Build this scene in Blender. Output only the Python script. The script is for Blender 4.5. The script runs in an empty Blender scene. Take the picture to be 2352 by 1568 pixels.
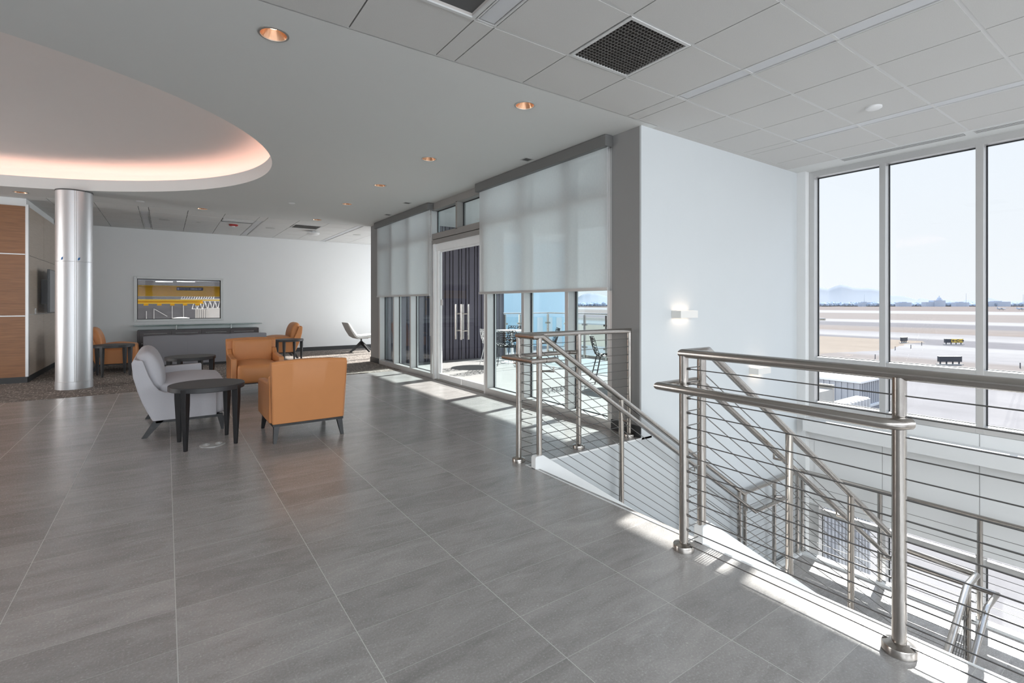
import bpy, bmesh, math, random
from mathutils import Vector, Matrix
random.seed(7)
PI = math.pi
SC = bpy.context.scene
COL = SC.collection

# ------------------------------------------------------------------ materials
def nmat(name):
    m = bpy.data.materials.new(name); m.use_nodes = True
    nt = m.node_tree
    for n in list(nt.nodes): nt.nodes.remove(n)
    return m, nt, nt.nodes, nt.links

def pbr(name, col, rough=.5, metal=0, noise=0, nscale=20, bump=0, bscale=60, spec=.5, coat=0, stretch=(1, 1, 1), rvar=0):
    m, nt, N, L = nmat(name)
    o = N.new('ShaderNodeOutputMaterial'); b = N.new('ShaderNodeBsdfPrincipled')
    L.new(b.outputs[0], o.inputs[0])
    b.inputs['Base Color'].default_value = (*col, 1)
    b.inputs['Roughness'].default_value = rough
    b.inputs['Metallic'].default_value = metal
    b.inputs['Specular IOR Level'].default_value = spec
    b.inputs['Coat Weight'].default_value = coat
    tc = N.new('ShaderNodeTexCoord'); mp = N.new('ShaderNodeMapping'); mp.inputs['Scale'].default_value = stretch
    L.new(tc.outputs['Object'], mp.inputs[0])
    t = N.new('ShaderNodeTexNoise'); t.inputs['Scale'].default_value = nscale; t.inputs['Detail'].default_value = 4
    L.new(mp.outputs[0], t.inputs['Vector'])
    if noise > 0:
        mx = N.new('ShaderNodeMix'); mx.data_type = 'RGBA'
        mx.inputs[6].default_value = (*[max(0, c * (1 - noise)) for c in col], 1)
        mx.inputs[7].default_value = (*[min(1, c * (1 + noise)) for c in col], 1)
        L.new(t.outputs[0], mx.inputs[0]); L.new(mx.outputs[2], b.inputs['Base Color'])
    if rvar > 0:
        mr = N.new('ShaderNodeMapRange'); mr.inputs[3].default_value = rough - rvar; mr.inputs[4].default_value = rough + rvar
        L.new(t.outputs[0], mr.inputs[0]); L.new(mr.outputs[0], b.inputs['Roughness'])
    if bump > 0:
        t2 = N.new('ShaderNodeTexNoise'); t2.inputs['Scale'].default_value = bscale; t2.inputs['Detail'].default_value = 3
        L.new(mp.outputs[0], t2.inputs['Vector'])
        bp = N.new('ShaderNodeBump'); bp.inputs['Strength'].default_value = bump; bp.inputs['Distance'].default_value = .002
        L.new(t2.outputs[0], bp.inputs['Height']); L.new(bp.outputs[0], b.inputs['Normal'])
    return m

def emit(name, col, s):
    m, nt, N, L = nmat(name)
    o = N.new('ShaderNodeOutputMaterial'); e = N.new('ShaderNodeEmission')
    e.inputs[0].default_value = (*col, 1); e.inputs[1].default_value = s
    L.new(e.outputs[0], o.inputs[0]); return m

def glassm(name, tint, refl=1.0, f0=.05):
    m, nt, N, L = nmat(name)
    o = N.new('ShaderNodeOutputMaterial'); tr = N.new('ShaderNodeBsdfTransparent'); g = N.new('ShaderNodeBsdfGlossy')
    tr.inputs[0].default_value = (*tint, 1); g.inputs['Roughness'].default_value = 0.0
    lw = N.new('ShaderNodeLayerWeight'); lw.inputs[0].default_value = .5
    p = N.new('ShaderNodeMath'); p.operation = 'POWER'; p.inputs[1].default_value = 5
    L.new(lw.outputs['Facing'], p.inputs[0])
    a = N.new('ShaderNodeMath'); a.operation = 'MULTIPLY_ADD'; a.inputs[1].default_value = .6 * refl; a.inputs[2].default_value = f0 * refl
    L.new(p.outputs[0], a.inputs[0])
    mx = N.new('ShaderNodeMixShader'); L.new(a.outputs[0], mx.inputs[0]); L.new(tr.outputs[0], mx.inputs[1]); L.new(g.outputs[0], mx.inputs[2])
    L.new(mx.outputs[0], o.inputs[0]); return m

def mathn(N, L, op, a=None, b=None, va=None, vb=None):
    n = N.new('ShaderNodeMath'); n.operation = op
    if a is not None: L.new(a, n.inputs[0])
    elif va is not None: n.inputs[0].default_value = va
    if b is not None: L.new(b, n.inputs[1])
    elif vb is not None: n.inputs[1].default_value = vb
    return n.outputs[0]

def tile_floor(name):
    m, nt, N, L = nmat(name)
    o = N.new('ShaderNodeOutputMaterial'); b = N.new('ShaderNodeBsdfPrincipled'); L.new(b.outputs[0], o.inputs[0])
    tc = N.new('ShaderNodeTexCoord'); sp = N.new('ShaderNodeSeparateXYZ'); L.new(tc.outputs['Object'], sp.inputs[0])
    def cell(out, off, size):
        s = mathn(N, L, 'SUBTRACT', out, vb=off); d = mathn(N, L, 'DIVIDE', s, vb=size)
        fl = mathn(N, L, 'FLOOR', d); fr = mathn(N, L, 'FRACT', d)
        c = mathn(N, L, 'SUBTRACT', fr, vb=.5); c = mathn(N, L, 'ABSOLUTE', c)
        e = mathn(N, L, 'SUBTRACT', c, va=None, vb=.5); e = mathn(N, L, 'MULTIPLY', e, vb=-size)
        return fl, e                       # cell index, distance to the joint
    cx, ex = cell(sp.outputs[0], .035, .59); cy, ey = cell(sp.outputs[1], .205, .2945)
    gx = mathn(N, L, 'LESS_THAN', ex, vb=.0015); gy = mathn(N, L, 'LESS_THAN', ey, vb=.0009)
    gy = mathn(N, L, 'MULTIPLY', gy, vb=.75)
    g = mathn(N, L, 'MAXIMUM', gx, gy)
    cv = N.new('ShaderNodeCombineXYZ'); L.new(cx, cv.inputs[0]); L.new(cy, cv.inputs[1])
    wn = N.new('ShaderNodeTexWhiteNoise'); wn.noise_dimensions = '3D'; L.new(cv.outputs[0], wn.inputs['Vector'])
    # per-tile offset so that the streaks change from tile to tile
    off = N.new('ShaderNodeVectorMath'); off.operation = 'SCALE'; off.inputs['Scale'].default_value = 9; L.new(wn.outputs['Color'], off.inputs[0])
    ad = N.new('ShaderNodeVectorMath'); ad.operation = 'ADD'; L.new(tc.outputs['Object'], ad.inputs[0]); L.new(off.outputs[0], ad.inputs[1])
    mp = N.new('ShaderNodeMapping'); mp.inputs['Scale'].default_value = (1.3, 4.2, 1); mp.inputs['Rotation'].default_value = (0, 0, .12); L.new(ad.outputs[0], mp.inputs[0])
    n1 = N.new('ShaderNodeTexNoise'); n1.inputs['Scale'].default_value = 2.2; n1.inputs['Detail'].default_value = 9; n1.inputs['Roughness'].default_value = .66; n1.inputs['Distortion'].default_value = .9
    L.new(mp.outputs[0], n1.inputs['Vector'])
    n2 = N.new('ShaderNodeTexNoise'); n2.inputs['Scale'].default_value = 110; n2.inputs['Detail'].default_value = 6; n2.inputs['Roughness'].default_value = .75; L.new(tc.outputs['Object'], n2.inputs['Vector'])
    mu = N.new('ShaderNodeTexNoise'); mu.inputs['Scale'].default_value = 3; mu.inputs['Detail'].default_value = 10; mu.inputs['Roughness'].default_value = .75; mu.inputs['Distortion'].default_value = 1.5
    L.new(mp.outputs[0], mu.inputs['Vector'])
    vein = N.new('ShaderNodeMapRange'); vein.inputs[1].default_value = .60; vein.inputs[2].default_value = .72; L.new(mu.outputs[0], vein.inputs[0])
    cr = N.new('ShaderNodeValToRGB'); cr.color_ramp.elements[0].position = .3; cr.color_ramp.elements[1].position = .72
    cr.color_ramp.elements[0].color = (.252, .240, .232, 1); cr.color_ramp.elements[1].color = (.392, .375, .364, 1)
    L.new(n1.outputs[0], cr.inputs[0])
    sm = mathn(N, L, 'MULTIPLY_ADD', n2.outputs[0], vb=1.0); sm.node.inputs[2].default_value = .50
    tv = mathn(N, L, 'MULTIPLY_ADD', wn.outputs['Value'], vb=.20); tv.node.inputs[2].default_value = .87
    k = mathn(N, L, 'MULTIPLY', sm, tv)
    vv = N.new('ShaderNodeVectorMath'); vv.operation = 'SCALE'; L.new(cr.outputs[0], vv.inputs[0]); L.new(k, vv.inputs['Scale'])
    m2 = N.new('ShaderNodeMix'); m2.data_type = 'RGBA'; m2.inputs[7].default_value = (.46, .445, .44, 1)
    big = N.new('ShaderNodeTexNoise'); big.inputs['Scale'].default_value = .9; L.new(ad.outputs[0], big.inputs['Vector'])
    bmr = N.new('ShaderNodeMapRange'); bmr.inputs[1].default_value = .48; bmr.inputs[2].default_value = .62; L.new(big.outputs[0], bmr.inputs[0])
    vf = mathn(N, L, 'MULTIPLY', mathn(N, L, 'MULTIPLY', vein.outputs[0], vb=.7), bmr.outputs[0]); L.new(vf, m2.inputs[0]); L.new(vv.outputs[0], m2.inputs[6])
    m3 = N.new('ShaderNodeMix'); m3.data_type = 'RGBA'; m3.inputs[7].default_value = (.52, .51, .49, 1)
    L.new(g, m3.inputs[0]); L.new(m2.outputs[2], m3.inputs[6])
    L.new(m3.outputs[2], b.inputs['Base Color'])
    r = mathn(N, L, 'MULTIPLY_ADD', n2.outputs[0], vb=.14); r.node.inputs[2].default_value = .19
    r2 = mathn(N, L, 'MAXIMUM', r, mathn(N, L, 'MULTIPLY', g, vb=.8)); L.new(r2, b.inputs['Roughness'])
    hb = mathn(N, L, 'SUBTRACT', n1.outputs[0], mathn(N, L, 'MULTIPLY', g, vb=.8))
    bp = N.new('ShaderNodeBump'); bp.inputs['Strength'].default_value = .35; bp.inputs['Distance'].default_value = .003
    L.new(hb, bp.inputs['Height']); L.new(bp.outputs[0], b.inputs['Normal'])
    b.inputs['Specular IOR Level'].default_value = .8
    return m

def carpet_mat(name):
    m, nt, N, L = nmat(name)
    o = N.new('ShaderNodeOutputMaterial'); b = N.new('ShaderNodeBsdfPrincipled'); L.new(b.outputs[0], o.inputs[0])
    tc = N.new('ShaderNodeTexCoord')
    def streak(sc, rot):
        mp = N.new('ShaderNodeMapping'); mp.inputs['Scale'].default_value = sc; mp.inputs['Rotation'].default_value = (0, 0, rot); L.new(tc.outputs['Object'], mp.inputs[0])
        t = N.new('ShaderNodeTexNoise'); t.inputs['Scale'].default_value = 6; t.inputs['Detail'].default_value = 3; L.new(mp.outputs[0], t.inputs['Vector'])
        r = N.new('ShaderNodeMapRange'); r.inputs[1].default_value = .55; r.inputs[2].default_value = .64; L.new(t.outputs[0], r.inputs[0]); return r.outputs[0]
    s = mathn(N, L, 'MAXIMUM', streak((1.2, 9, 1), .3), streak((9, 1.2, 1), .2))
    mx = N.new('ShaderNodeMix'); mx.data_type = 'RGBA'; mx.inputs[6].default_value = (.155, .135, .124, 1); mx.inputs[7].default_value = (.50, .45, .40, 1)
    L.new(mathn(N, L, 'MULTIPLY', s, vb=.7), mx.inputs[0]); L.new(mx.outputs[2], b.inputs['Base Color'])
    b.inputs['Roughness'].default_value = .95; b.inputs['Specular IOR Level'].default_value = .1
    n = N.new('ShaderNodeTexNoise'); n.inputs['Scale'].default_value = 300; L.new(tc.outputs['Object'], n.inputs['Vector'])
    bp = N.new('ShaderNodeBump'); bp.inputs['Strength'].default_value = .6; bp.inputs['Distance'].default_value = .004; L.new(n.outputs[0], bp.inputs['Height']); L.new(bp.outputs[0], b.inputs['Normal'])
    return m

def wood_mat(name, c1, c2, scale=(1.5, 1.5, 30), rough=.45):
    m, nt, N, L = nmat(name)
    o = N.new('ShaderNodeOutputMaterial'); b = N.new('ShaderNodeBsdfPrincipled'); L.new(b.outputs[0], o.inputs[0])
    tc = N.new('ShaderNodeTexCoord'); mp = N.new('ShaderNodeMapping'); mp.inputs['Scale'].default_value = scale; L.new(tc.outputs['Object'], mp.inputs[0])
    t = N.new('ShaderNodeTexNoise'); t.inputs['Scale'].default_value = 2.2; t.inputs['Detail'].default_value = 8; t.inputs['Roughness'].default_value = .6; t.inputs['Distortion'].default_value = .4; L.new(mp.outputs[0], t.inputs['Vector'])
    cr = N.new('ShaderNodeValToRGB'); cr.color_ramp.elements[0].position = .32; cr.color_ramp.elements[1].position = .68
    cr.color_ramp.elements[0].color = (*c1, 1); cr.color_ramp.elements[1].color = (*c2, 1); L.new(t.outputs[0], cr.inputs[0]); L.new(cr.outputs[0], b.inputs['Base Color'])
    b.inputs['Roughness'].default_value = rough
    return m

def corrugated(name, col, axis=0, period=.2):
    return pbr(name, col, .5, .3, noise=.15, nscale=4)

def shade_mat(name):
    m, nt, N, L = nmat(name)
    o = N.new('ShaderNodeOutputMaterial'); d = N.new('ShaderNodeBsdfDiffuse'); t = N.new('ShaderNodeBsdfTranslucent'); tr = N.new('ShaderNodeBsdfTransparent')
    tc = N.new('ShaderNodeTexCoord'); n = N.new('ShaderNodeTexNoise'); n.inputs['Scale'].default_value = 40; L.new(tc.outputs['Object'], n.inputs['Vector'])
    mr = N.new('ShaderNodeMapRange'); mr.inputs[3].default_value = .86; mr.inputs[4].default_value = .93; L.new(n.outputs[0], mr.inputs[0])
    cc = N.new('ShaderNodeCombineColor'); L.new(mr.outputs[0], cc.inputs[0]); L.new(mr.outputs[0], cc.inputs[1]); L.new(mr.outputs[0], cc.inputs[2])
    L.new(cc.outputs[0], d.inputs[0]); L.new(cc.outputs[0], t.inputs[0])
    tr.inputs[0].default_value = (.95, .96, .96, 1)
    a = N.new('ShaderNodeMixShader'); a.inputs[0].default_value = .74; L.new(d.outputs[0], a.inputs[1]); L.new(t.outputs[0], a.inputs[2])
    c = N.new('ShaderNodeMixShader'); c.inputs[0].default_value = .32; L.new(a.outputs[0], c.inputs[1]); L.new(tr.outputs[0], c.inputs[2])
    L.new(c.outputs[0], o.inputs[0]); return m

def ground_mat(name):
    """airfield: concrete and asphalt strips that run along Y, dirt between them"""
    m, nt, N, L = nmat(name)
    o = N.new('ShaderNodeOutputMaterial'); b = N.new('ShaderNodeBsdfPrincipled'); L.new(b.outputs[0], o.inputs[0])
    tc = N.new('ShaderNodeTexCoord'); sp = N.new('ShaderNodeSeparateXYZ'); L.new(tc.outputs['Object'], sp.inputs[0])
    nz = N.new('ShaderNodeTexNoise'); nz.inputs['Scale'].default_value = .05; nz.inputs['Detail'].default_value = 6; L.new(tc.outputs['Object'], nz.inputs['Vector'])
    lg = mathn(N, L, 'LOGARITHM', mathn(N, L, 'MAXIMUM', sp.outputs[0], vb=10.0), vb=10)          # log10 X
    lg = mathn(N, L, 'ADD', lg, mathn(N, L, 'MULTIPLY', mathn(N, L, 'SUBTRACT', nz.outputs[0], vb=.5), vb=.022))
    f = N.new('ShaderNodeMapRange'); f.inputs[1].default_value = 1.0; f.inputs[2].default_value = 3.5; L.new(lg, f.inputs[0])
    cr = N.new('ShaderNodeValToRGB'); cr.color_ramp.interpolation = 'LINEAR'
    conc = (.245, .232, .232); lite = (.30, .288, .282); dirt = (.215, .190, .178); grey = (.175, .165, .17); tan = (.21, .178, .160); far = (.20, .172, .162)
    bands = [(10, conc), (52, conc), (54, dirt), (59, dirt), (61, conc), (79, lite), (81, grey), (92, grey), (94, lite), (110, conc), (113, tan), (134, dirt), (138, grey), (160, grey),
             (170, lite), (186, lite), (196, dirt), (310, dirt), (330, lite), (430, lite), (450, far), (1500, far)]
    el = cr.color_ramp.elements
    pos = [(math.log10(x) - 1) / 2.5 for x, _ in bands]
    el[0].position = pos[0]; el[0].color = (*bands[0][1], 1); el[1].position = 1; el[1].color = (*far, 1)
    for p, (x, c) in list(zip(pos, bands))[1:-1]:
        e = el.new(min(p, .999)); e.color = (*c, 1)
    L.new(f.outputs[0], cr.inputs[0])
    n2 = N.new('ShaderNodeTexNoise'); n2.inputs['Scale'].default_value = .6; n2.inputs['Detail'].default_value = 7; L.new(tc.outputs['Object'], n2.inputs['Vector'])
    mp = N.new('ShaderNodeMapping'); mp.inputs['Scale'].default_value = (.4, .03, 1); L.new(tc.outputs['Object'], mp.inputs[0])
    n3 = N.new('ShaderNodeTexNoise'); n3.inputs['Scale'].default_value = 1; n3.inputs['Detail'].default_value = 6; L.new(mp.outputs[0], n3.inputs['Vector'])
    k = mathn(N, L, 'ADD', mathn(N, L, 'MULTIPLY', n2.outputs[0], vb=.22), mathn(N, L, 'MULTIPLY', n3.outputs[0], vb=.30))
    k = mathn(N, L, 'MULTIPLY', mathn(N, L, 'ADD', k, vb=.74), vb=.74)
    # sandy patch north of the apron
    ms = mathn(N, L, 'MULTIPLY', mathn(N, L, 'GREATER_THAN', mathn(N, L, 'ADD', sp.outputs[1], mathn(N, L, 'MULTIPLY', nz.outputs[0], vb=14)), vb=30.0),
               mathn(N, L, 'MULTIPLY', mathn(N, L, 'GREATER_THAN', sp.outputs[0], vb=44.0), mathn(N, L, 'LESS_THAN', sp.outputs[0], vb=88.0)))
    mx = N.new('ShaderNodeMix'); mx.data_type = 'RGBA'; mx.inputs[7].default_value = (.255, .215, .18, 1); L.new(ms, mx.inputs[0]); L.new(cr.outputs[0], mx.inputs[6])
    vv = N.new('ShaderNodeVectorMath'); vv.operation = 'SCALE'; L.new(mx.outputs[2], vv.inputs[0]); L.new(k, vv.inputs['Scale'])
    L.new(vv.outputs[0], b.inputs['Base Color']); b.inputs['Roughness'].default_value = 1; b.inputs['Specular IOR Level'].default_value = 0
    return m

M = {}
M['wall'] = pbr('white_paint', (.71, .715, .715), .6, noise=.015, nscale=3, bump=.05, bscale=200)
M['stairwall'] = pbr('dimmed_white_paint', (.575, .60, .615), .6, noise=.015, nscale=3, bump=.05, bscale=200)  # white wall paint darkened in colour to offset the strong light here
M['wallgrey'] = pbr('grey_paint', (.25, .245, .242), .6, noise=.03, nscale=5)
M['gyp'] = pbr('ceiling_paint', (.64, .65, .64), .75, noise=.01, nscale=3)
M['cove'] = pbr('cove_paint', (.80, .77, .76), .7, noise=.01, nscale=3)
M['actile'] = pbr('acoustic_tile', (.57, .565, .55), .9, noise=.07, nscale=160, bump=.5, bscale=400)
M['actile2'] = pbr('brightened_far_tile', (.66, .66, .65), .9, noise=.05, nscale=160)  # paler copy of the near tile; colour makes up for weak light
M['tee2'] = pbr('brightened_far_tee', (.64, .64, .635), .6)  # tee copy lightened along with the far tiles
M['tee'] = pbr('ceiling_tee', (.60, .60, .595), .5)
M['gap'] = pbr('reveal_shadow_gap', (.10, .10, .10), .8)
M['floor'] = tile_floor('grey_porcelain_tile')
M['carpet'] = carpet_mat('brown_grey_carpet')
M['alu'] = pbr('anodised_aluminium', (.56, .555, .55), .38, .55, noise=.03, nscale=8)
M['aludark'] = pbr('warm_grey_aluminium', (.30, .285, .27), .45, .3, noise=.03, nscale=8)
M['cassette'] = pbr('shade_cassette_metal', (.17, .168, .165), .45, .3)
M['gasket'] = pbr('black_gasket', (.02, .022, .025), .6)
M['glass'] = glassm('clear_glass', (.965, .98, .985), .6)
M['glassclear'] = glassm('hangar_window_glass', (.97, .97, .97), .05)
M['glassblue'] = glassm('blue_green_glass', (.90, .968, .982))
M['shade'] = shade_mat('roller_shade_fabric')
M['steel'] = pbr('brushed_stainless', (.47, .44, .41), .22, 1, noise=.05, nscale=30, rvar=.05)
M['cable'] = pbr('steel_cable', (.20, .195, .19), .35, .9, noise=.1, nscale=200)
M['white_steel'] = pbr('white_painted_steel', (.78, .79, .79), .35, noise=.03, nscale=12)
M['leather'] = pbr('orange_leather', (.53, .222, .082), .5, spec=.35, noise=.06, nscale=6, bump=.12, bscale=260, rvar=.04)
M['fabric'] = pbr('light_grey_fabric', (.44, .43, .455), .8, noise=.06, nscale=180, bump=.3, bscale=500, spec=.2)
M['sofafab'] = pbr('slate_grey_fabric', (.25, .247, .268), .85, noise=.07, nscale=150, bump=.3, bscale=500, spec=.2)
M['blackwood'] = pbr('black_stained_wood', (.012, .0115, .013), .45, noise=.2, nscale=30, stretch=(1, 8, 1))
M['tabletop'] = pbr('charcoal_table_top', (.030, .029, .031), .5, noise=.18, nscale=12, stretch=(1, 6, 1))
M['wenge'] = wood_mat('wenge_veneer', (.022, .012, .013), (.045, .026, .026), (2, 2, 22), .35)
M['wood'] = wood_mat('warm_wood_veneer', (.185, .074, .024), (.29, .127, .046), (1.2, 1.2, 26), .4)
M['beigewood'] = wood_mat('lit_beige_veneer', (.44, .36, .29), (.56, .47, .39), (1.2, 1.2, 40), .3)  # beige side panels; light falling on them is also put into the tone
M['rubber'] = pbr('dark_rubber_base', (.035, .036, .038), .55, noise=.1, nscale=20)
M['whitepl'] = pbr('white_plastic', (.70, .70, .70), .35)
M['greypl'] = pbr('grey_metal_plate', (.42, .42, .41), .4, .3)
M['blackpl'] = pbr('black_plastic', (.012, .012, .013), .3)
M['screen'] = pbr('screen_reflection_grey', (.33, .33, .335), .35, noise=.02, nscale=2)  # grey stands for the screen's reflection, put into the base colour
M['copper'] = pbr('copper_reflector', (.85, .50, .32), .22, .9)
M['lamp'] = emit('warm_lamp', (1, .72, .45), 9)
M['coveled'] = emit('cove_strip_light', (1, .56, .43), 9.5)
M['lens'] = pbr('frosted_lens', (.60, .61, .63), .6)
M['ledgelens'] = emit('ledge_strip_light', (.95, .97, 1), 2.2)
M['sconceled'] = emit('sconce_light', (1, .78, .60), 4)
M['whitewarm'] = pbr('white_enamel', (.75, .73, .70), .4)
M['egg'] = pbr('egg_crate_metal', (.17, .16, .15), .5, .5)
M['paleblue'] = pbr('pale_blue_siding', (.50, .66, .74), .7, noise=.03, nscale=.4)
M['red'] = pbr('red_plastic', (.35, .02, .02), .35)
M['column'] = pbr('brushed_aluminium_cladding', (.60, .60, .61), .42, .85, noise=.03, nscale=3, stretch=(1, 1, .1))
M['tape'] = pbr('blue_masking_tape', (.03, .16, .42), .7)
M['seatwhite'] = pbr('white_upholstery', (.78, .79, .79), .6, noise=.02, nscale=30)
M['seatgrey'] = pbr('grey_upholstery', (.40, .40, .39), .7, noise=.04, nscale=60)
M['lattice'] = pbr('black_powder_coat', (.015, .017, .018), .4, .2)
M['latticew'] = pbr('white_powder_coat', (.8, .8, .8), .4)
M['paver'] = pbr('pale_balcony_pavers', (.28, .275, .27), .9, spec=.1, noise=.08, nscale=6)
M['purplemetal'] = pbr('purple_grey_metal_siding', (.105, .098, .125), .45, .35, noise=.12, nscale=3)
M['siding'] = pbr('light_grey_metal_siding', (.36, .37, .40), .5, .2, noise=.06, nscale=3)
M['canopy'] = pbr('canopy_soffit', (.55, .54, .54), .7)
M['ground'] = ground_mat('airfield_ground')
M['mount'] = pbr('haze_tinted_rock', (.21, .225, .25), 1, noise=.05, nscale=.002, spec=0)  # distance haze is put into the rock's base colour
M['trees'] = pbr('haze_tinted_foliage', (.30, .345, .42), 1, noise=.25, nscale=.05, spec=0)  # foliage paled and blued to carry the haze in its colour
M['farbld'] = pbr('haze_tinted_building_wall', (.44, .48, .56), .9, noise=.1, nscale=.1, spec=0)  # bluish tone paints aerial haze on to the far buildings
M['yellow'] = pbr('yellow_crane_paint', (.78, .44, .012), .45, noise=.06, nscale=2)
M['yellow2'] = pbr('sunlit_yellow_paint', (.95, .62, .06), .45, noise=.06, nscale=2)  # brighter copy of the crane yellow, sunlight put into the colour
M['hangarwall'] = pbr('hangar_block_wall', (.19, .19, .205), .8, noise=.25, nscale=1.6, stretch=(.5, .5, 2))
M['hangarwhite'] = pbr('hangar_white_paint', (.78, .78, .78), .7)
M['signblack'] = pbr('sign_black', (.03, .028, .04), .5)
M['signyellow'] = pbr('sign_yellow', (.62, .42, .04), .5)
M['signback'] = pbr('sign_dark_back', (.035, .038, .05), .6)

# ------------------------------------------------------------------ mesh helpers
def new_obj(name, bm, mat, parent=None, smooth=False, angle=40, bevel=0, seg=2, subsurf=0):
    bmesh.ops.recalc_face_normals(bm, faces=bm.faces[:])
    me = bpy.data.meshes.new(name); bm.to_mesh(me); bm.free()
    me.materials.append(mat)
    if smooth:
        for p in me.polygons: p.use_smooth = True
        if angle: me.set_sharp_from_angle(angle=math.radians(angle))
    o = bpy.data.objects.new(name, me); COL.objects.link(o)
    if parent: o.parent = parent
    if bevel > 0:
        md = o.modifiers.new('bevel', 'BEVEL'); md.width = bevel; md.segments = seg; md.limit_method = 'ANGLE'; md.angle_limit = math.radians(35)
        for p in me.polygons: p.use_smooth = True
        md.harden_normals = True
    if subsurf:
        md = o.modifiers.new('sub', 'SUBSURF'); md.levels = subsurf; md.render_levels = subsurf
        for p in me.polygons: p.use_smooth = True
    return o

def tag(o, label, cat, group=None):
    o['label'] = label; o['category'] = cat
    if group: o['group'] = group
    return o

def thing(name, label, cat, loc=(0, 0, 0), rz=0, group=None):
    o = bpy.data.objects.new(name, None); COL.objects.link(o); o.location = loc; o.rotation_euler = (0, 0, rz)
    o.empty_display_size = .1
    return tag(o, label, cat, group)

def struct(o, label=None, cat=None):
    o['kind'] = 'structure'
    if label: o['label'] = label
    if cat: o['category'] = cat
    return o

def clone(root, loc, rz=0, label=None, group=None):
    r = root.copy(); COL.objects.link(r); r.location = loc; r.rotation_euler = (0, 0, rz)
    if label: r['label'] = label
    if group: r['group'] = group
    for ch in list(root.children):
        c = ch.copy(); COL.objects.link(c); c.parent = r
        for g in list(ch.children):
            d = g.copy(); COL.objects.link(d); d.parent = c
    return r

def B(): return bmesh.new()

def box(bm, x0, x1, y0, y1, z0, z1):
    v = [bm.verts.new((x, y, z)) for x in (x0, x1) for y in (y0, y1) for z in (z0, z1)]
    for f in ((0, 1, 3, 2), (4, 6, 7, 5), (0, 4, 5, 1), (2, 3, 7, 6), (0, 2, 6, 4), (1, 5, 7, 3)):
        bm.faces.new([v[i] for i in f])
    return v

def prism(bm, pts, a0, a1, axis='y'):
    """closed outline pts extruded from a0 to a1 along axis; pts are (x,z) for y, (x,y) for z, (y,z) for x"""
    def mk(p, a):
        if axis == 'y': return (p[0], a, p[1])
        if axis == 'z': return (p[0], p[1], a)
        return (a, p[0], p[1])
    A = [bm.verts.new(mk(p, a0)) for p in pts]; Bv = [bm.verts.new(mk(p, a1)) for p in pts]
    n = len(pts)
    bm.faces.new(A); bm.faces.new(Bv[::-1])
    for i in range(n): bm.faces.new((A[i], A[(i + 1) % n], Bv[(i + 1) % n], Bv[i]))

def tube(bm, pts, r, n=14, r1=None):
    pts = [Vector(p) for p in pts]
    m = len(pts)
    d = [(pts[i + 1] - pts[i]).normalized() for i in range(m - 1)]
    up = Vector((0, 0, 1)) if abs(d[0].z) < .9 else Vector((1, 0, 0))
    u = d[0].cross(up).normalized(); w = u.cross(d[0]).normalized()
    rings = []
    for i in range(m):
        rr = r if r1 is None else r + (r1 - r) * i / (m - 1)
        if i == 0: nrm = d[0]; pd = d[0]
        elif i == m - 1: nrm = d[-1]; pd = d[-1]
        else:
            pd = d[i - 1]; nrm = (d[i - 1] + d[i]).normalized()
        ring = []
        for k in range(n):
            a = 2 * PI * k / n
            off = (u * math.cos(a) + w * math.sin(a)) * rr
            # slide along the incoming direction on to the mitre plane
            t = -off.dot(nrm) / max(.2, pd.dot(nrm))
            ring.append(pts[i] + off + pd * t)
        rings.append([bm.verts.new(p) for p in ring])
        if 0 < i < m - 1:   # carry the frame round the corner
            q = d[i - 1].rotation_difference(d[i]); u = q @ u; w = q @ w
    for i in range(m - 1):
        for k in range(n):
            bm.faces.new((rings[i][k], rings[i][(k + 1) % n], rings[i + 1][(k + 1) % n], rings[i + 1][k]))
    bm.faces.new(rings[0][::-1]); bm.faces.new(rings[-1])

def lathe(bm, prof, cx=0, cy=0, n=32, sx=1, sy=1):
    rings = []
    for r, z in prof:
        if r < 1e-6: rings.append([bm.verts.new((cx, cy, z))])
        else: rings.append([bm.verts.new((cx + sx * r * math.cos(2 * PI * k / n), cy + sy * r * math.sin(2 * PI * k / n), z)) for k in range(n)])
    for a, b in zip(rings, rings[1:]):
        for k in range(n):
            if len(a) == 1 and len(b) == 1: continue
            if len(a) == 1: bm.faces.new((a[0], b[k], b[(k + 1) % n]))
            elif len(b) == 1: bm.faces.new((a[k], a[(k + 1) % n], b[0]))
            else: bm.faces.new((a[k], a[(k + 1) % n], b[(k + 1) % n], b[k]))

def quad(bm, a, b, c, d):
    bm.faces.new([bm.verts.new(p) for p in (a, b, c, d)])

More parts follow.
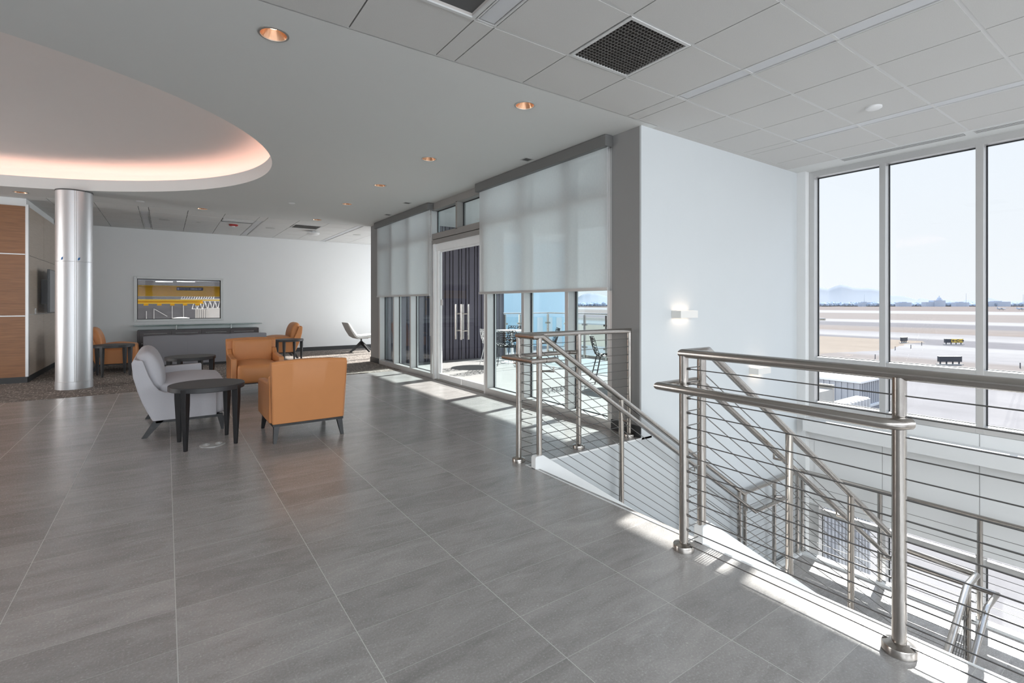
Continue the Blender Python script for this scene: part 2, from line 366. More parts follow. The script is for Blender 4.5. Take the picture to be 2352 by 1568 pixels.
def soft(bm, x0, x1, y0, y1, z0, z1, crown=.03, side=.01, n=10, p=3.2):
    """upholstered block: a rounded box whose top swells by crown and sides by side"""
    cx, cy, cz = (x0 + x1) / 2, (y0 + y1) / 2, (z0 + z1) / 2
    hx, hy, hz = (x1 - x0) / 2, (y1 - y0) / 2, (z1 - z0) / 2
    vs = {}
    def pt(i, j, k):
        key = (i, j, k)
        if key in vs: return vs[key]
        a, b, c = 2 * i / n - 1, 2 * j / n - 1, 2 * k / n - 1
        L = (abs(a) ** p + abs(b) ** p + abs(c) ** p) ** (1 / p); Mx = max(abs(a), abs(b), abs(c))
        def rnd(h, v):  # corner radius stays about the same in metres
            return v
        s = Mx / L
        # keep flats wide: blend toward the true box away from the corners
        x, y, z = a * (.35 + .65 * s), b * (.35 + .65 * s), c * (.35 + .65 * s)
        zz = z * hz
        if c > 0: zz += crown * (1 - a * a) * (1 - b * b) * c
        xx = x * hx + side * (1 - c * c) * (1 - b * b) * (1 if a > 0 else -1) * abs(a)
        vs[key] = bm.verts.new((cx + xx, cy + y * hy, cz + zz)); return vs[key]
    R = range(n)
    for i in R:
        for j in R:
            bm.faces.new((pt(i, j, 0), pt(i, j + 1, 0), pt(i + 1, j + 1, 0), pt(i + 1, j, 0)))
            bm.faces.new((pt(i, j, n), pt(i + 1, j, n), pt(i + 1, j + 1, n), pt(i, j + 1, n)))
            bm.faces.new((pt(i, 0, j), pt(i + 1, 0, j), pt(i + 1, 0, j + 1), pt(i, 0, j + 1)))
            bm.faces.new((pt(i, n, j), pt(i, n, j + 1), pt(i + 1, n, j + 1), pt(i + 1, n, j)))
            bm.faces.new((pt(0, i, j), pt(0, i, j + 1), pt(0, i + 1, j + 1), pt(0, i + 1, j)))
            bm.faces.new((pt(n, i, j), pt(n, i + 1, j), pt(n, i + 1, j + 1), pt(n, i, j + 1)))

def boxobj(name, x0, x1, y0, y1, z0, z1, mat, parent=None, bevel=0):
    bm = B(); box(bm, x0, x1, y0, y1, z0, z1); return new_obj(name, bm, mat, parent, bevel=bevel)

# ------------------------------------------------------------------ constants of the place
ZC = 3.05            # ceiling
XG = 3.80            # inner face of the balcony glass wall
XW = 7.00            # inner face of the stairwell window wall
YS = 3.23            # white wall of the stairwell
XE = 2.39            # edge of the floor at the stairwell
YF = 14.40           # far white wall
XL = -7.5; YB = -4.0 # left wall, wall behind the camera
ZG = -3.85           # ground floor
ZL = -1.93           # stair landing

# ================================================================== SHELL
def shell():
    # floor: main slab with the stairwell cut out
    bm = B(); box(bm, XL, XE, YB, 9.20, -.30, 0); box(bm, XE, XG + .16, YS + .012, 9.20, -.30, 0)
    struct(new_obj('floor', bm, M['floor']))
    bm = B(); box(bm, XL, XG + .12, 9.20, 11.0, -.30, .003); box(bm, XL, XW, 11.0, YF, -.30, .003)
    struct(new_obj('floor', bm, M['carpet']))
    # thin metal edge along the stairwell
    bm = B(); box(bm, XE, XE + .012, YB, YS - .002, -.32, .004); box(bm, XE + .012, XG, YS - .008, YS - .002, -.012, .003)
    struct(new_obj('trim_1', bm, M['white_steel']))
    # ground floor
    bm = B(); box(bm, XL, XW + .15, YB, YF, ZG - .3, ZG); struct(new_obj('floor', bm, M['floor']))
    # walls
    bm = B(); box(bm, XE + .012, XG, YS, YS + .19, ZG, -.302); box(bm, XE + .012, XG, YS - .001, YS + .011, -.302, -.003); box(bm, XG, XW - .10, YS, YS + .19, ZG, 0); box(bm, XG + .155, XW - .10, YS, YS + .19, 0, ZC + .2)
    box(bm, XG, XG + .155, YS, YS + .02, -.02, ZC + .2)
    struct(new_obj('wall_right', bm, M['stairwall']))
    bm = B(); box(bm, XG, XG + .155, YS + .02, 3.62, -.02, ZC + .2); box(bm, XG, XG + .155, 10.48, 11.0, -.02, ZC + .2)
    struct(new_obj('wall_right', bm, M['wallgrey']))
    # white pilaster where the stairwell wall meets the window wall
    boxobj('wall_right', XW - .10, XW + .16, 3.12, YS + .19, ZG, ZC + .2, M['wall'])['kind'] = 'structure'
    # far wall with the hangar window cut out
    x0, x1, z0, z1 = -.60, 1.18, .90, 1.93
    bm = B(); box(bm, XL, x0, YF, YF + .2, ZG, ZC + .2); box(bm, x1, XW, YF, YF + .2, ZG, ZC + .2)
    box(bm, x0, x1, YF, YF + .2, ZG, z0); box(bm, x0, x1, YF, YF + .2, z1, ZC + .2)
    struct(new_obj('wall_far', bm, M['wall']))
    # wall left, wall behind the camera; both get unseen windows added for light
    bm = B(); box(bm, XL - .2, XL, YB, 7.4, ZG, ZC + .2); box(bm, XL - .2, XL, 11.15, YF + .2, ZG, ZC + .2); box(bm, XL - .2, XL, 7.4, 11.15, ZG, .3); box(bm, XL - .2, XL, 7.4, 11.15, 2.85, ZC + .2)
    struct(new_obj('wall_left', bm, M['wall']))
    w = struct(boxobj('added_window_9', XL - .12, XL - .11, 7.4, 11.15, .3, 2.85, M['glass']))  # invented window, put in front of the left fill lamp
    bm = B(); box(bm, XL - .16, XL, 7.4, 11.15, .3, .36); box(bm, XL - .16, XL, 7.4, 11.15, 2.79, 2.85)
    for y in (7.4, 8.6, 9.85, 11.09): box(bm, XL - .16, XL, y, y + .06, .36, 2.79)
    new_obj('window_frame', bm, M['alu'], w)
    bm = B(); box(bm, XL, XW + .16, YB - .2, YB, ZG, -.1); box(bm, XL, XW + .16, YB - .2, YB, 2.95, ZC + .2)
    for x in (XL, -4.2, -.9, 2.3): box(bm, x, x + .3, YB - .2, YB, -.1, 2.95)
    struct(new_obj('wall_back', bm, M['wall']))
    bm = B(); box(bm, XL, XW, YB - .12, YB - .10, -.1, 2.95); w = new_obj('added_window_7', bm, M['glass']); struct(w)  # unseen glazing added to let light in from behind the camera
    # south wall of the far room (behind the balcony glass wall)
    struct(boxobj('wall_right', XG + .155, XW, 10.86, 11.0, 0, ZC + .2, M['wall']))
    # east side of the far room: glazed
    w = struct(boxobj('window_6', XW + .06, XW + .08, 11.0, YF, .1, 2.9, M['glass']))
    bm = B(); box(bm, XW, XW + .14, 11.0, YF, 0, .1); box(bm, XW, XW + .14, 11.0, YF, 2.9, ZC)
    for y in (11.0, 12.1, 13.2, YF - .07): box(bm, XW, XW + .14, y, y + .07, .1, 2.9)
    new_obj('window_frame', bm, M['alu'], w)
    # panelled volume at the left
    Y0 = 11.33; X1 = -1.88
    bm = B(); box(bm, XL, X1 - .02, Y0 + .02, 13.83, 0, ZC); wl = struct(new_obj('wall_left', bm, M['wall']))
    bm = B()
    for a, b in ((.10, 1.095), (1.115, 2.115), (2.135, 2.92)): box(bm, XL, X1 - .02, Y0, Y0 + .02, a, b)
    new_obj('wood_panel', bm, M['wood'], wl)
    bm = B()
    for a, b in ((.10, 1.12), (1.13, 2.11), (2.12, 2.93)):
        box(bm, X1 - .02, X1, Y0 + .07, 12.66, a, b); box(bm, X1 - .02, X1, 12.67, 13.80, a, b)
    new_obj('pale_panel', bm, M['beigewood'], wl)
    bm = B(); box(bm, X1 - .025, X1 + .012, Y0 - .012, Y0 + .07, .10, 2.95); box(bm, X1 - .02, X1 + .012, 13.80, 13.84, .10, 2.95)
    box(bm, XL, X1 - .03, Y0 - .004, Y0 + .01, 1.097, 1.113); box(bm, XL, X1 - .03, Y0 - .004, Y0 + .01, 2.117, 2.133)
    new_obj('metal_trim', bm, M['alu'], wl)
    bm = B(); box(bm, XL, X1, Y0 - .012, 13.83, .0, .10); struct(new_obj('baseboard_left', bm, M['rubber']))
    # baseboards with two grooves
    def base(name, x0, x1, y0, y1):
        bm = B(); box(bm, x0, x1, y0, y1, .003, .035); box(bm, x0, x1, y0, y1, .042, .075); box(bm, x0, x1, y0, y1, .082, .11)
        dx = .004 if (x1 - x0) > (y1 - y0) else .004
        box(bm, x0 + .003, x1 - .003, y0 + .003, y1 - .003, .004, .108)
        struct(new_obj(name, bm, M['rubber']))
    base('baseboard_far', -1.86, XW, YF - .014, YF)
    base('baseboard_right', XG - .014, XG, 10.48, 11.0); base('baseboard_right', XG - .014, XG, YS, 3.62)
    base('baseboard_right', XG - .014, XG + .155, 11.0, 11.014); base('baseboard_right', XG, XG + .155, 10.466, 10.48)
shell()

# ------------------------------------------------------------------ ceilings
EC = Vector((-2.733, 7.295)); EU = Vector((.99053, -.13729)); EV = Vector((.13729, .99053)); EA, EB = 3.854, 3.119
def ell(t, off=0):
    p = EC + EU * ((EA + off) * math.cos(t)) + EV * ((EB + off) * math.sin(t)); return (p.x, p.y)

HOLES = [(.57, 3.50), (2.58, 3.49), (2.59, 5.44), (2.58, 7.07), (2.59, 8.72), (2.57, 10.71), (.55, 10.68), (-1.86, 10.73)]
def ceilings():
    bm = B(); n = 128
    X0, X1, Y0, Y1 = XL, XG + .16, 3.16, 11.05
    ts = [2 * PI * i / n for i in range(n)]
    vi = [bm.verts.new((*ell(t), ZC)) for t in ts]
    es = [bm.edges.new((vi[i], vi[(i + 1) % n])) for i in range(n)]
    cs = [bm.verts.new((*p, ZC)) for p in ((X0, Y0), (X1, Y0), (X1, Y1), (X0, Y1))]
    es += [bm.edges.new((cs[i], cs[(i + 1) % 4])) for i in range(4)]
    for hx, hy in HOLES:
        hv = [bm.verts.new((hx + .0785 * math.cos(2 * PI * k / 24), hy + .0785 * math.sin(2 * PI * k / 24), ZC)) for k in range(24)]
        es += [bm.edges.new((hv[k], hv[(k + 1) % 24])) for k in range(24)]
    bmesh.ops.triangle_fill(bm, use_beauty=True, use_dissolve=False, edges=es)
    lp = [bm.verts.new((*ell(t), ZC + .17)) for t in ts]
    lq = [bm.verts.new((*ell(t, .02), ZC + .17)) for t in ts]
    lr = [bm.verts.new((*ell(t, .02), ZC + .11)) for t in ts]
    ls = [bm.verts.new((*ell(t, .26), ZC + .11)) for t in ts]
    rows = [vi, lp, lq, lr, ls]
    for a, b in zip(rows, rows[1:]):
        for i in range(n):
            j = (i + 1) % n; bm.faces.new((a[i], a[j], b[j], b[i]))
    c = new_obj('ceiling', bm, M['gyp'], smooth=True, angle=30); struct(c)
    # cove wall and raised ceiling
    bm = B(); prof = [(.26, .11), (.26, .30), (.255, .33), (.235, .36), (.20, .385), (.15, .40), (.08, .405)]
    rows = [[bm.verts.new((*ell(t, o), ZC + z)) for t in ts] for o, z in prof]
    for a, b in zip(rows, rows[1:]):
        for i in range(n):
            j = (i + 1) % n; bm.faces.new((a[i], a[j], b[j], b[i]))
    bm.faces.new(rows[-1])
    new_obj('raised_ceiling', bm, M['cove'], c, smooth=True, angle=25)
    # strip light lying in the trough
    bm = B(); rows = [[bm.verts.new((*ell(t, o), ZC + z)) for t in ts] for o, z in ((.09, .112), (.09, .135), (.12, .135), (.12, .112))]
    for a, b in zip(rows, rows[1:]):
        for i in range(n):
            j = (i + 1) % n; bm.faces.new((a[i], a[j], b[j], b[i]))
    tag(new_obj('strip_light', bm, M['coveled']), 'warm pink strip light hidden in the oval ceiling cove', 'light')
    # roof slab over everything so that no sky leaks in
    bm = B(); box(bm, XL - .2, XW + .2, YB - .2, YF + .2, ZC + .6, ZC + .8); struct(new_obj('ceiling', bm, M['gyp']))
    bm = B()
    for (x0, x1, y0, y1) in ((XL - .2, XW + .2, YB - .2, YB), (XL - .2, XL, YB, YF), (XW, XW + .2, YB, YF + .2), (XL, XW, YF, YF + .2)):
        box(bm, x0, x1, y0, y1, ZC + .16, ZC + .6)
    struct(new_obj('ceiling', bm, M['gyp']))

XGRID = []           # (x, width) of each ceiling bay across X
x = -6.29
while x < 7.2:       # a 0.15 strip then three 0.603 tiles
    XGRID.append((x, .15, True)); x += .15
    for k in range(3): XGRID.append((x, .6033, False)); x += .6033

def tiled_ceiling(name, xa, xb, ya, yb, ylines, skip, mt='actile', tm='tee'):
    bm = B(); g = .0045; tee = .011
    ys = [ya] + sorted(y for y in ylines if ya + .03 < y < yb - .03) + [yb]
    for (x0, w, st) in XGRID:
        a, b = max(x0, xa), min(x0 + w, xb)
        if b - a < .04: continue
        for y0, y1 in zip(ys, ys[1:]):
            if any(abs((a + b) / 2 - sx) < .05 and sy0 - .01 <= (y0 + y1) / 2 <= sy1 + .01 for sx, sy0, sy1 in skip): continue
            box(bm, a + g, b - g, y0 + tee, y1 - tee, ZC, ZC + .018)
    c = struct(new_obj(name, bm, M[mt]))
    bm = B(); box(bm, xa, xb, ya, yb, ZC + .018, ZC + .03); 
    new_obj('shadow_gap', bm, M['gap'], c)
    bm = B()
    for y in ys: box(bm, xa, xb, y - tee + .0005, y + tee - .0005, ZC + .002, ZC + .017)
    new_obj('ceiling_tee', bm, M[tm], c)
    return c

ceilings()
S0 = 1.55
# (bay centre x, y range) holes for fixtures of the near grid
STRIPS = [S0 + .075, S0 + 1.96 + .075, S0 + 3.92 + .075]
# re-centre the bay list on the measured strips
XGRID = []
x = S0 - 1.96 * 4
while x < 7.2:
    XGRID.append((x, .15, True)); x += .15
    for k in range(3): XGRID.append((x, .60333, False)); x += .60333
YL = [2.615 - .585 * i for i in range(0, 12)]
near_skip = [(STRIPS[0], YB, 2.62), (STRIPS[1], YB, 2.62), (STRIPS[2], YB, 2.62), (2.605, 2.03, 2.62), (1.25, 2.03, 2.62)]
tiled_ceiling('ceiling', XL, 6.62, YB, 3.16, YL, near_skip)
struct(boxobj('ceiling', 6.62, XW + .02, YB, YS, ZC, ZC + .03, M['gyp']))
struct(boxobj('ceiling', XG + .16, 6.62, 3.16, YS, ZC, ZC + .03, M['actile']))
far_skip = [(STRIPS[0] - 1.96, 11.6, 14.1), (STRIPS[0], 11.6, 14.1), (1.25, 11.62, 11.98), (2.605, 11.58, 12.2), (STRIPS[1], 11.05, 14.4)]
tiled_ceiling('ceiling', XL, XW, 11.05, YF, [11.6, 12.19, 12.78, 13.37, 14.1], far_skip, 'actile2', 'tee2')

def linear_light(xc, y0, y1, label, group='linear lights in the tiled ceiling'):
    t = thing('linear_light', label, 'light', (xc, (y0 + y1) / 2, ZC), 0, group)
    h = (y1 - y0) / 2
    bm = B(); box(bm, -.052, .052, -h + .012, h - .012, .004, .014); new_obj('lens', bm, M['lens'], t)
    bm = B()
    box(bm, -.072, -.062, -h, h, -.002, .0175); box(bm, .062, .072, -h, h, -.002, .0175)
    box(bm, -.062, -.053, -h, h, .012, .0175); box(bm, .053, .062, -h, h, .012, .0175); box(bm, -.062, .062, -h, h, .0145, .0175)
    new_obj('housing', bm, M['tee'], t); return t
linear_light(STRIPS[0], YB + .02, 2.605, 'unlit linear ceiling light beside the recessed square diffuser at the top edge')
linear_light(STRIPS[1], YB + .02, 2.605, 'long unlit linear ceiling light just right of the dark egg crate grille')
linear_light(STRIPS[2], YB + .02, 2.605, 'linear ceiling light nearest the tall windows, beside the round smoke detector')
linear_light(STRIPS[0] - 1.96, 11.6, 14.1, 'short linear light in the far tiled ceiling just right of the column', 'linear lights in the far tiled ceiling')
linear_light(STRIPS[0], 11.6, 14.1, 'linear light in the far tiled ceiling right of the red alarm', 'linear lights in the far tiled ceiling')
linear_light(STRIPS[1], 11.1, 14.35, 'linear light in the far tiled ceiling nearest the glass wall', 'linear lights in the far tiled ceiling')

# ------------------------------------------------------------------ ceiling devices
def grille(xc, yc, w, d, label, pitch=.028):
    t = thing('air_grille', label, 'vent', (xc, yc, ZC), 0)
    bm = B(); a = .022
    box(bm, -w / 2, w / 2, -d / 2, -d / 2 + a, -.004, .012); box(bm, -w / 2, w / 2, d / 2 - a, d / 2, -.004, .012)
    box(bm, -w / 2, -w / 2 + a, -d / 2 + a, d / 2 - a, -.004, .012); box(bm, w / 2 - a, w / 2, -d / 2 + a, d / 2 - a, -.004, .012)
    new_obj('frame', bm, M['tee'], t)
    bm = B(); n = int((w - 2 * a) / pitch)
    for i in range(1, n):
        x = -w / 2 + a + (w - 2 * a) * i / n; box(bm, x - .0025, x + .0025, -d / 2 + a, d / 2 - a, 0, .012)
    n = int((d - 2 * a) / pitch)
    for i in range(1, n):
        y = -d / 2 + a + (d - 2 * a) * i / n; box(bm, -w / 2 + a, w / 2 - a, y - .0025, y + .0025, 0, .012)
    new_obj('egg_crate_core', bm, M['egg'], t)
    bm = B(); box(bm, -w / 2 + .004, w / 2 - .004, -d / 2 + .004, d / 2 - .004, .013, .017); new_obj('duct_opening', bm, M['gap'], t)
    return t
grille(2.607, 2.325, .585, .57, 'dark square egg crate return grille in the near tiled ceiling')
grille(2.61, 11.89, .585, .56, 'grey return grille in the far tiled ceiling above the white projector dome', .04)

def recessed_diffuser():
    t = thing('recessed_diffuser', 'recessed square air diffuser with stepped rim at the top edge of the picture', 'vent', (1.25, 2.325, ZC), 0)
    def ring(bm, a, b, z0, z1):
        A = [(-a, -a), (a, -a), (a, a), (-a, a)]; Bq = [(-b, -b), (b, -b), (b, b), (-b, b)]
        for i in range(4):
            j = (i + 1) % 4; quad(bm, (*A[i], z0), (*A[j], z0), (*Bq[j], z1), (*Bq[i], z1))
    bm = B(); ring(bm, .295, .275, -.004, -.004); ring(bm, .275, .275, -.004, .006); ring(bm, .295, .295, -.004, .01)
    new_obj('rim', bm, M['tee'], t)
    bm = B(); ring(bm, .275, .25, .006, .05); ring(bm, .25, .23, .05, .05); ring(bm, .23, .20, .05, .09); ring(bm, .2, .0, .09, .09)
    new_obj('throat', bm, pbr('diffuser_bronze', (.46, .43, .41), .6), t)
    bm = B(); box(bm, -.15, .15, -.15, .15, .03, .045); new_obj('centre_plate', bm, M['whitepl'], t, bevel=.006)
    for sx in (-.1, .1):
        bm = B(); tube(bm, [(sx, 0, .044), (sx, 0, .088)], .004, 6); new_obj('hanger', bm, M['gap'], t)
recessed_diffuser()

def far_diffuser():
    t = thing('ceiling_diffuser', 'rectangular white air diffuser in the far ceiling above the red alarm', 'vent', (1.25, 11.80, ZC), 0)
    bm = B(); box(bm, -.29, .29, -.17, -.15, -.005, .012); box(bm, -.29, .29, .15, .17, -.005, .012); box(bm, -.29, -.27, -.15, .15, -.005, .012); box(bm, .27, .29, -.15, .15, -.005, .012)
    new_obj('frame', bm, M['tee'], t)
    bm = B()
    for i in range(5):
        y = -.12 + i * .06; prism(bm, [(y - .02, 0), (y + .015, -.012), (y + .018, -.009), (y - .017, .004)], -.27, .27, 'x')
    new_obj('louvre', bm, M['whitepl'], t)
    bm = B(); box(bm, -.285, .285, -.165, .165, .013, .017); new_obj('duct_opening', bm, M['gap'], t)
far_diffuser()

def downlight(x, y, label, big=1):
    t = thing('downlight', label, 'light', (x, y, ZC), 0, 'round recessed downlights')
    R = .062 * big + .018
    bm = B(); lathe(bm, [(R + .012, .0), (R + .012, -.005), (R, -.007), (R - .002, 0)], n=32); new_obj('rim', bm, M['aludark'] if y < 4 and x < 1 else M['greypl'], t, smooth=True)
    bm = B(); lathe(bm, [(R - .001, -.003), (R - .004, .004), (R * .80, .03), (R * .62, .055)], n=32); new_obj('reflector', bm, M['copper'], t, smooth=True, angle=None)
    bm = B(); lathe(bm, [(R * .62, .054), (R * .3, .05), (0, .05)], n=20); new_obj('lamp', bm, M['lamp'], t)
DL = [(.57, 3.50, 'downlight with a dark rim nearest the oval cove, left of the tiled ceiling'),
      (2.58, 3.49, 'downlight above the open floor beside the tiled ceiling edge, right of the dark rimmed one'),
      (2.59, 5.44, 'downlight second from the camera in the row beside the glass wall'),
      (2.58, 7.07, 'third downlight back in the row beside the glass wall'),
      (2.59, 8.72, 'fourth downlight back in the row beside the glass wall'),
      (2.57, 10.71, 'farthest downlight of the row beside the glass wall'),
      (.55, 10.68, 'downlight beyond the oval cove above the grey sofa'),
      (-1.86, 10.73, 'downlight left of the round column')]
for d_ in DL: downlight(*d_)

def disc(x, y, r, h, mat, name, label, cat, z=ZC):
    bm = B(); lathe(bm, [(0, -h), (r * .8, -h), (r, -h * .6), (r, 0), (0, 0)], n=28); o = new_obj(name, bm, mat, smooth=True); o.location = (x, y, z)
    return tag(o, label, cat)
disc(5.13, 1.75, .062, .022, M['whitepl'], 'smoke_detector', 'round white smoke detector in the near tiled ceiling', 'detector')
disc(-.02, 12.53, .10, .006, M['greypl'], 'ceiling_speaker', 'round ceiling speaker right of the short linear light by the column', 'speaker')
disc(1.97, 12.53, .10, .006, M['greypl'], 'ceiling_speaker', 'round ceiling speaker in the middle of the far tiled ceiling', 'speaker')
disc(3.96, 12.50, .10, .006, M['greypl'], 'ceiling_speaker', 'round ceiling speaker at the far right above the white lounge chair', 'speaker')
disc(.58, 12.52, .045, .006, M['greypl'], 'sprinkler_cover', 'tiny round sprinkler cover in the far tiled ceiling', 'sprinkler')
disc(-.36, 10.53, .06, .010, M['whitepl'], 'sprinkler_cover', 'small white sprinkler cover beyond the oval cove, near the column', 'sprinkler')
disc(1.79, 9.22, .05, .010, M['whitepl'], 'sprinkler_cover', 'small white sprinkler cover right of the oval cove', 'sprinkler')
def alarm():
    t = thing('fire_alarm', 'red fire alarm strobe on the far tiled ceiling', 'alarm', (1.22, 12.45, ZC))
    bm = B(); lathe(bm, [(0, -.035), (.075, -.035), (.09, -.02), (.09, 0), (0, 0)], n=28); new_obj('body', bm, M['red'], t, smooth=True)
    bm = B(); lathe(bm, [(0, -.055), (.03, -.05), (.035, -.0349), (0, -.0349)], n=16); new_obj('strobe_lens', bm, M['whitepl'], t, smooth=True)
    t = thing('projector_dome', 'white device hanging below the far grey return grille', 'projector', (2.90, 12.47, ZC))
    bm = B(); tube(bm, [(0, 0, 0), (0, 0, -.04)], .03, 12); new_obj('stem', bm, M['whitepl'], t)
    bm = B(); lathe(bm, [(0, -.10), (.10, -.095), (.14, -.07), (.14, -.045), (.1, -.035), (0, -.035)], n=24); new_obj('body', bm, M['whitepl'], t, smooth=True)
alarm()
def small_vent(x, y, label):
    t = thing('ceiling_vent', label, 'light', (x, y, ZC))  # small square vent with a dark insert, gives no light
    bm = B(); s = .058; a = .012
    box(bm, -s, s, -s, -s + a, -.004, .01); box(bm, -s, s, s - a, s, -.004, .01); box(bm, -s, -s + a, -s + a, s - a, -.004, .01); box(bm, s - a, s, -s + a, s - a, -.004, .01)
    new_obj('frame', bm, M['greypl'], t)
    bm = B(); box(bm, -s + a, s - a, -s + a, s - a, -.001, .004); new_obj('insert', bm, M['gap'], t)
small_vent(3.57, 4.79, 'small square dark ceiling fitting above the nearer roller shade')
small_vent(3.56, 9.33, 'small square dark ceiling fitting above the farther roller shade')
small_vent(3.42, 8.05, 'small square dark ceiling fitting in front of the glass door')

# slot diffusers by the window wall
for ya, yb, lb in ((1.50, 2.62, 'black slot air diffuser above the left tall window'), (-2.5, 1.42, 'black slot air diffuser above the right tall window')):
    t = thing('slot_diffuser', lb, 'vent', (6.72, ya, ZC))
    L_ = yb - ya
    bm = B(); box(bm, -.05, .05, 0, L_, -.001, .001); new_obj('slot', bm, M['gap'], t)
    bm = B()
    for x_ in (-.055, -.018, .018, .055): box(bm, x_ - .004, x_ + .004, 0, L_, -.006, .004)
    new_obj('rail', bm, M['tee'], t)

# ================================================================== WINDOW WALL OF THE STAIRWELL
MY = [3.12 - .0, 2.30, 1.44, .58, -.28, -1.14, -2.00, -2.86, -3.72]
def window_wall():
    D0, D1 = XW, XW + .15
    up = struct(boxobj('window_1', XW + .115, XW + .13, YB, 3.10, -.02, 2.99, M['glass']))
    bm = B()
    box(bm, D0, D1, YB, 3.12, 2.975, ZC + .1)
    box(bm, D0 + .002, D1, YB, 3.12, .515, .61)
    box(bm, D0 + .002, D1, YB, 3.12, -.06, .02)
    box(bm, D0 - .001, D1 - .001, 3.055, 3.119, -.058, ZC - .001)
    for y in MY[1:]: box(bm, D0 - .001, D1 - .001, y - .032, y + .032, -.058, 2.98)
    new_obj('window_frame', bm, M['alu'], up, bevel=.003, seg=1)
    bm = B()
    ys = [3.055] + MY[1:] + [YB]
    for a, b in zip(ys, ys[1:]):
        hi = a - (.032 if a != 3.055 else 0); lo = b + .032
        for z0, z1 in ((.02, .515), (.61, 2.975)):
            box(bm, D0 + .10, D0 + .112, lo, lo + .012, z0, z1); box(bm, D0 + .10, D0 + .112, hi - .012, hi, z0, z1)
            box(bm, D0 + .10, D0 + .112, lo, hi, z0, z0 + .008); box(bm, D0 + .10, D0 + .112, lo, hi, z1 - .012, z1)
    new_obj('gasket', bm, M['gasket'], up)
    # spandrel band between the storeys
    bm = B()
    for a, b in zip(ys, ys[1:]): box(bm, XW, XW + .12, b + .0035, a - .0035, -1.33, -.062)
    box(bm, XW + .01, XW + .14, YB, 3.12, -1.33, -.06)
    struct(new_obj('wall_right', bm, M['wall']))
    # lower windows
    lw = struct(boxobj('window_2', XW + .115, XW + .13, YB, 3.10, -3.80, -1.36, M['glass']))
    bm = B(); box(bm, D0 + .09, D1, YB, 3.12, -1.36, -1.331); box(bm, D0 + .08, D1, YB, 3.12, -1.47, -1.40); box(bm, D0, D1, YB, 3.12, -3.85, -3.78); box(bm, D0 - .001, D1 - .001, 3.0, 3.119, -3.849, -1.331)
    for y in MY[1:]: box(bm, D0 - .002, D1 - .002, y - .032, y + .032, -3.848, -1.332)
    new_obj('window_frame', bm, M['alu'], lw, bevel=.003, seg=1)
    bm = B()
    for a, b in zip(ys, ys[1:]):
        hi = a - (.032 if a != 3.055 else .05); lo = b + .032
        box(bm, D0 + .10, D0 + .112, lo, lo + .012, -3.78, -1.47); box(bm, D0 + .10, D0 + .112, hi - .012, hi, -3.78, -1.47)
    new_obj('gasket', bm, M['gasket'], lw)
    # light ledge
    t = thing('light_ledge', 'grey painted ledge with strip lights under the tall windows', 'ledge', (0, 0, 0))
    bm = B(); box(bm, 6.80, XW - .001, YB + .01, 3.11, -.345, -.19); new_obj('ledge_box', bm, M['wall'], t)
    y = 2.85
    while y > YB + 1:
        bm = B(); box(bm, 6.84, 6.865, y - .80, y, -.19, -.186); new_obj('strip_lens', bm, M['ledgelens'], t); y -= .86
window_wall()

# ================================================================== BALCONY GLASS WALL
def curtain(name, y0, y1, mulls, nm_gap=.0):
    D0, D1 = XG, XG + .155
    g = struct(boxobj(name, XG + .125, XG + .135, y0, y1, .08, 2.99, M['glassblue']))
    bm = B()
    box(bm, D0, D1, y0, y1, 0, .09); box(bm, D0, D1, y0, y1, 2.93, ZC - .001); box(bm, D0 + .002, D1, y0, y1, 2.40, 2.47)
    for y in mulls: box(bm, D0 - .001, D1, y - .031, y + .031, 0, ZC - .002)
    new_obj('window_frame', bm, M['alu'], g, bevel=.003, seg=1)
    bm = B(); ms = sorted(mulls)
    for a, b in zip(ms, ms[1:]):
        for z0, z1 in ((.09, 2.40), (2.47, 2.93)):
            box(bm, D0 + .108, D0 + .122, a + .031, a + .045, z0, z1); box(bm, D0 + .108, D0 + .122, b - .045, b - .031, z0, z1)
            box(bm, D0 + .108, D0 + .122, a + .031, b - .031, z0, z0 + .008); box(bm, D0 + .108, D0 + .122, a + .031, b - .031, z1 - .01, z1)
    new_obj('gasket', bm, M['gasket'], g)
curtain('window_3', 3.62, 6.11, [6.08, 5.19, 4.33, 3.65])
curtain('window_4', 7.84, 10.48, [7.90, 8.80, 9.64, 10.45])

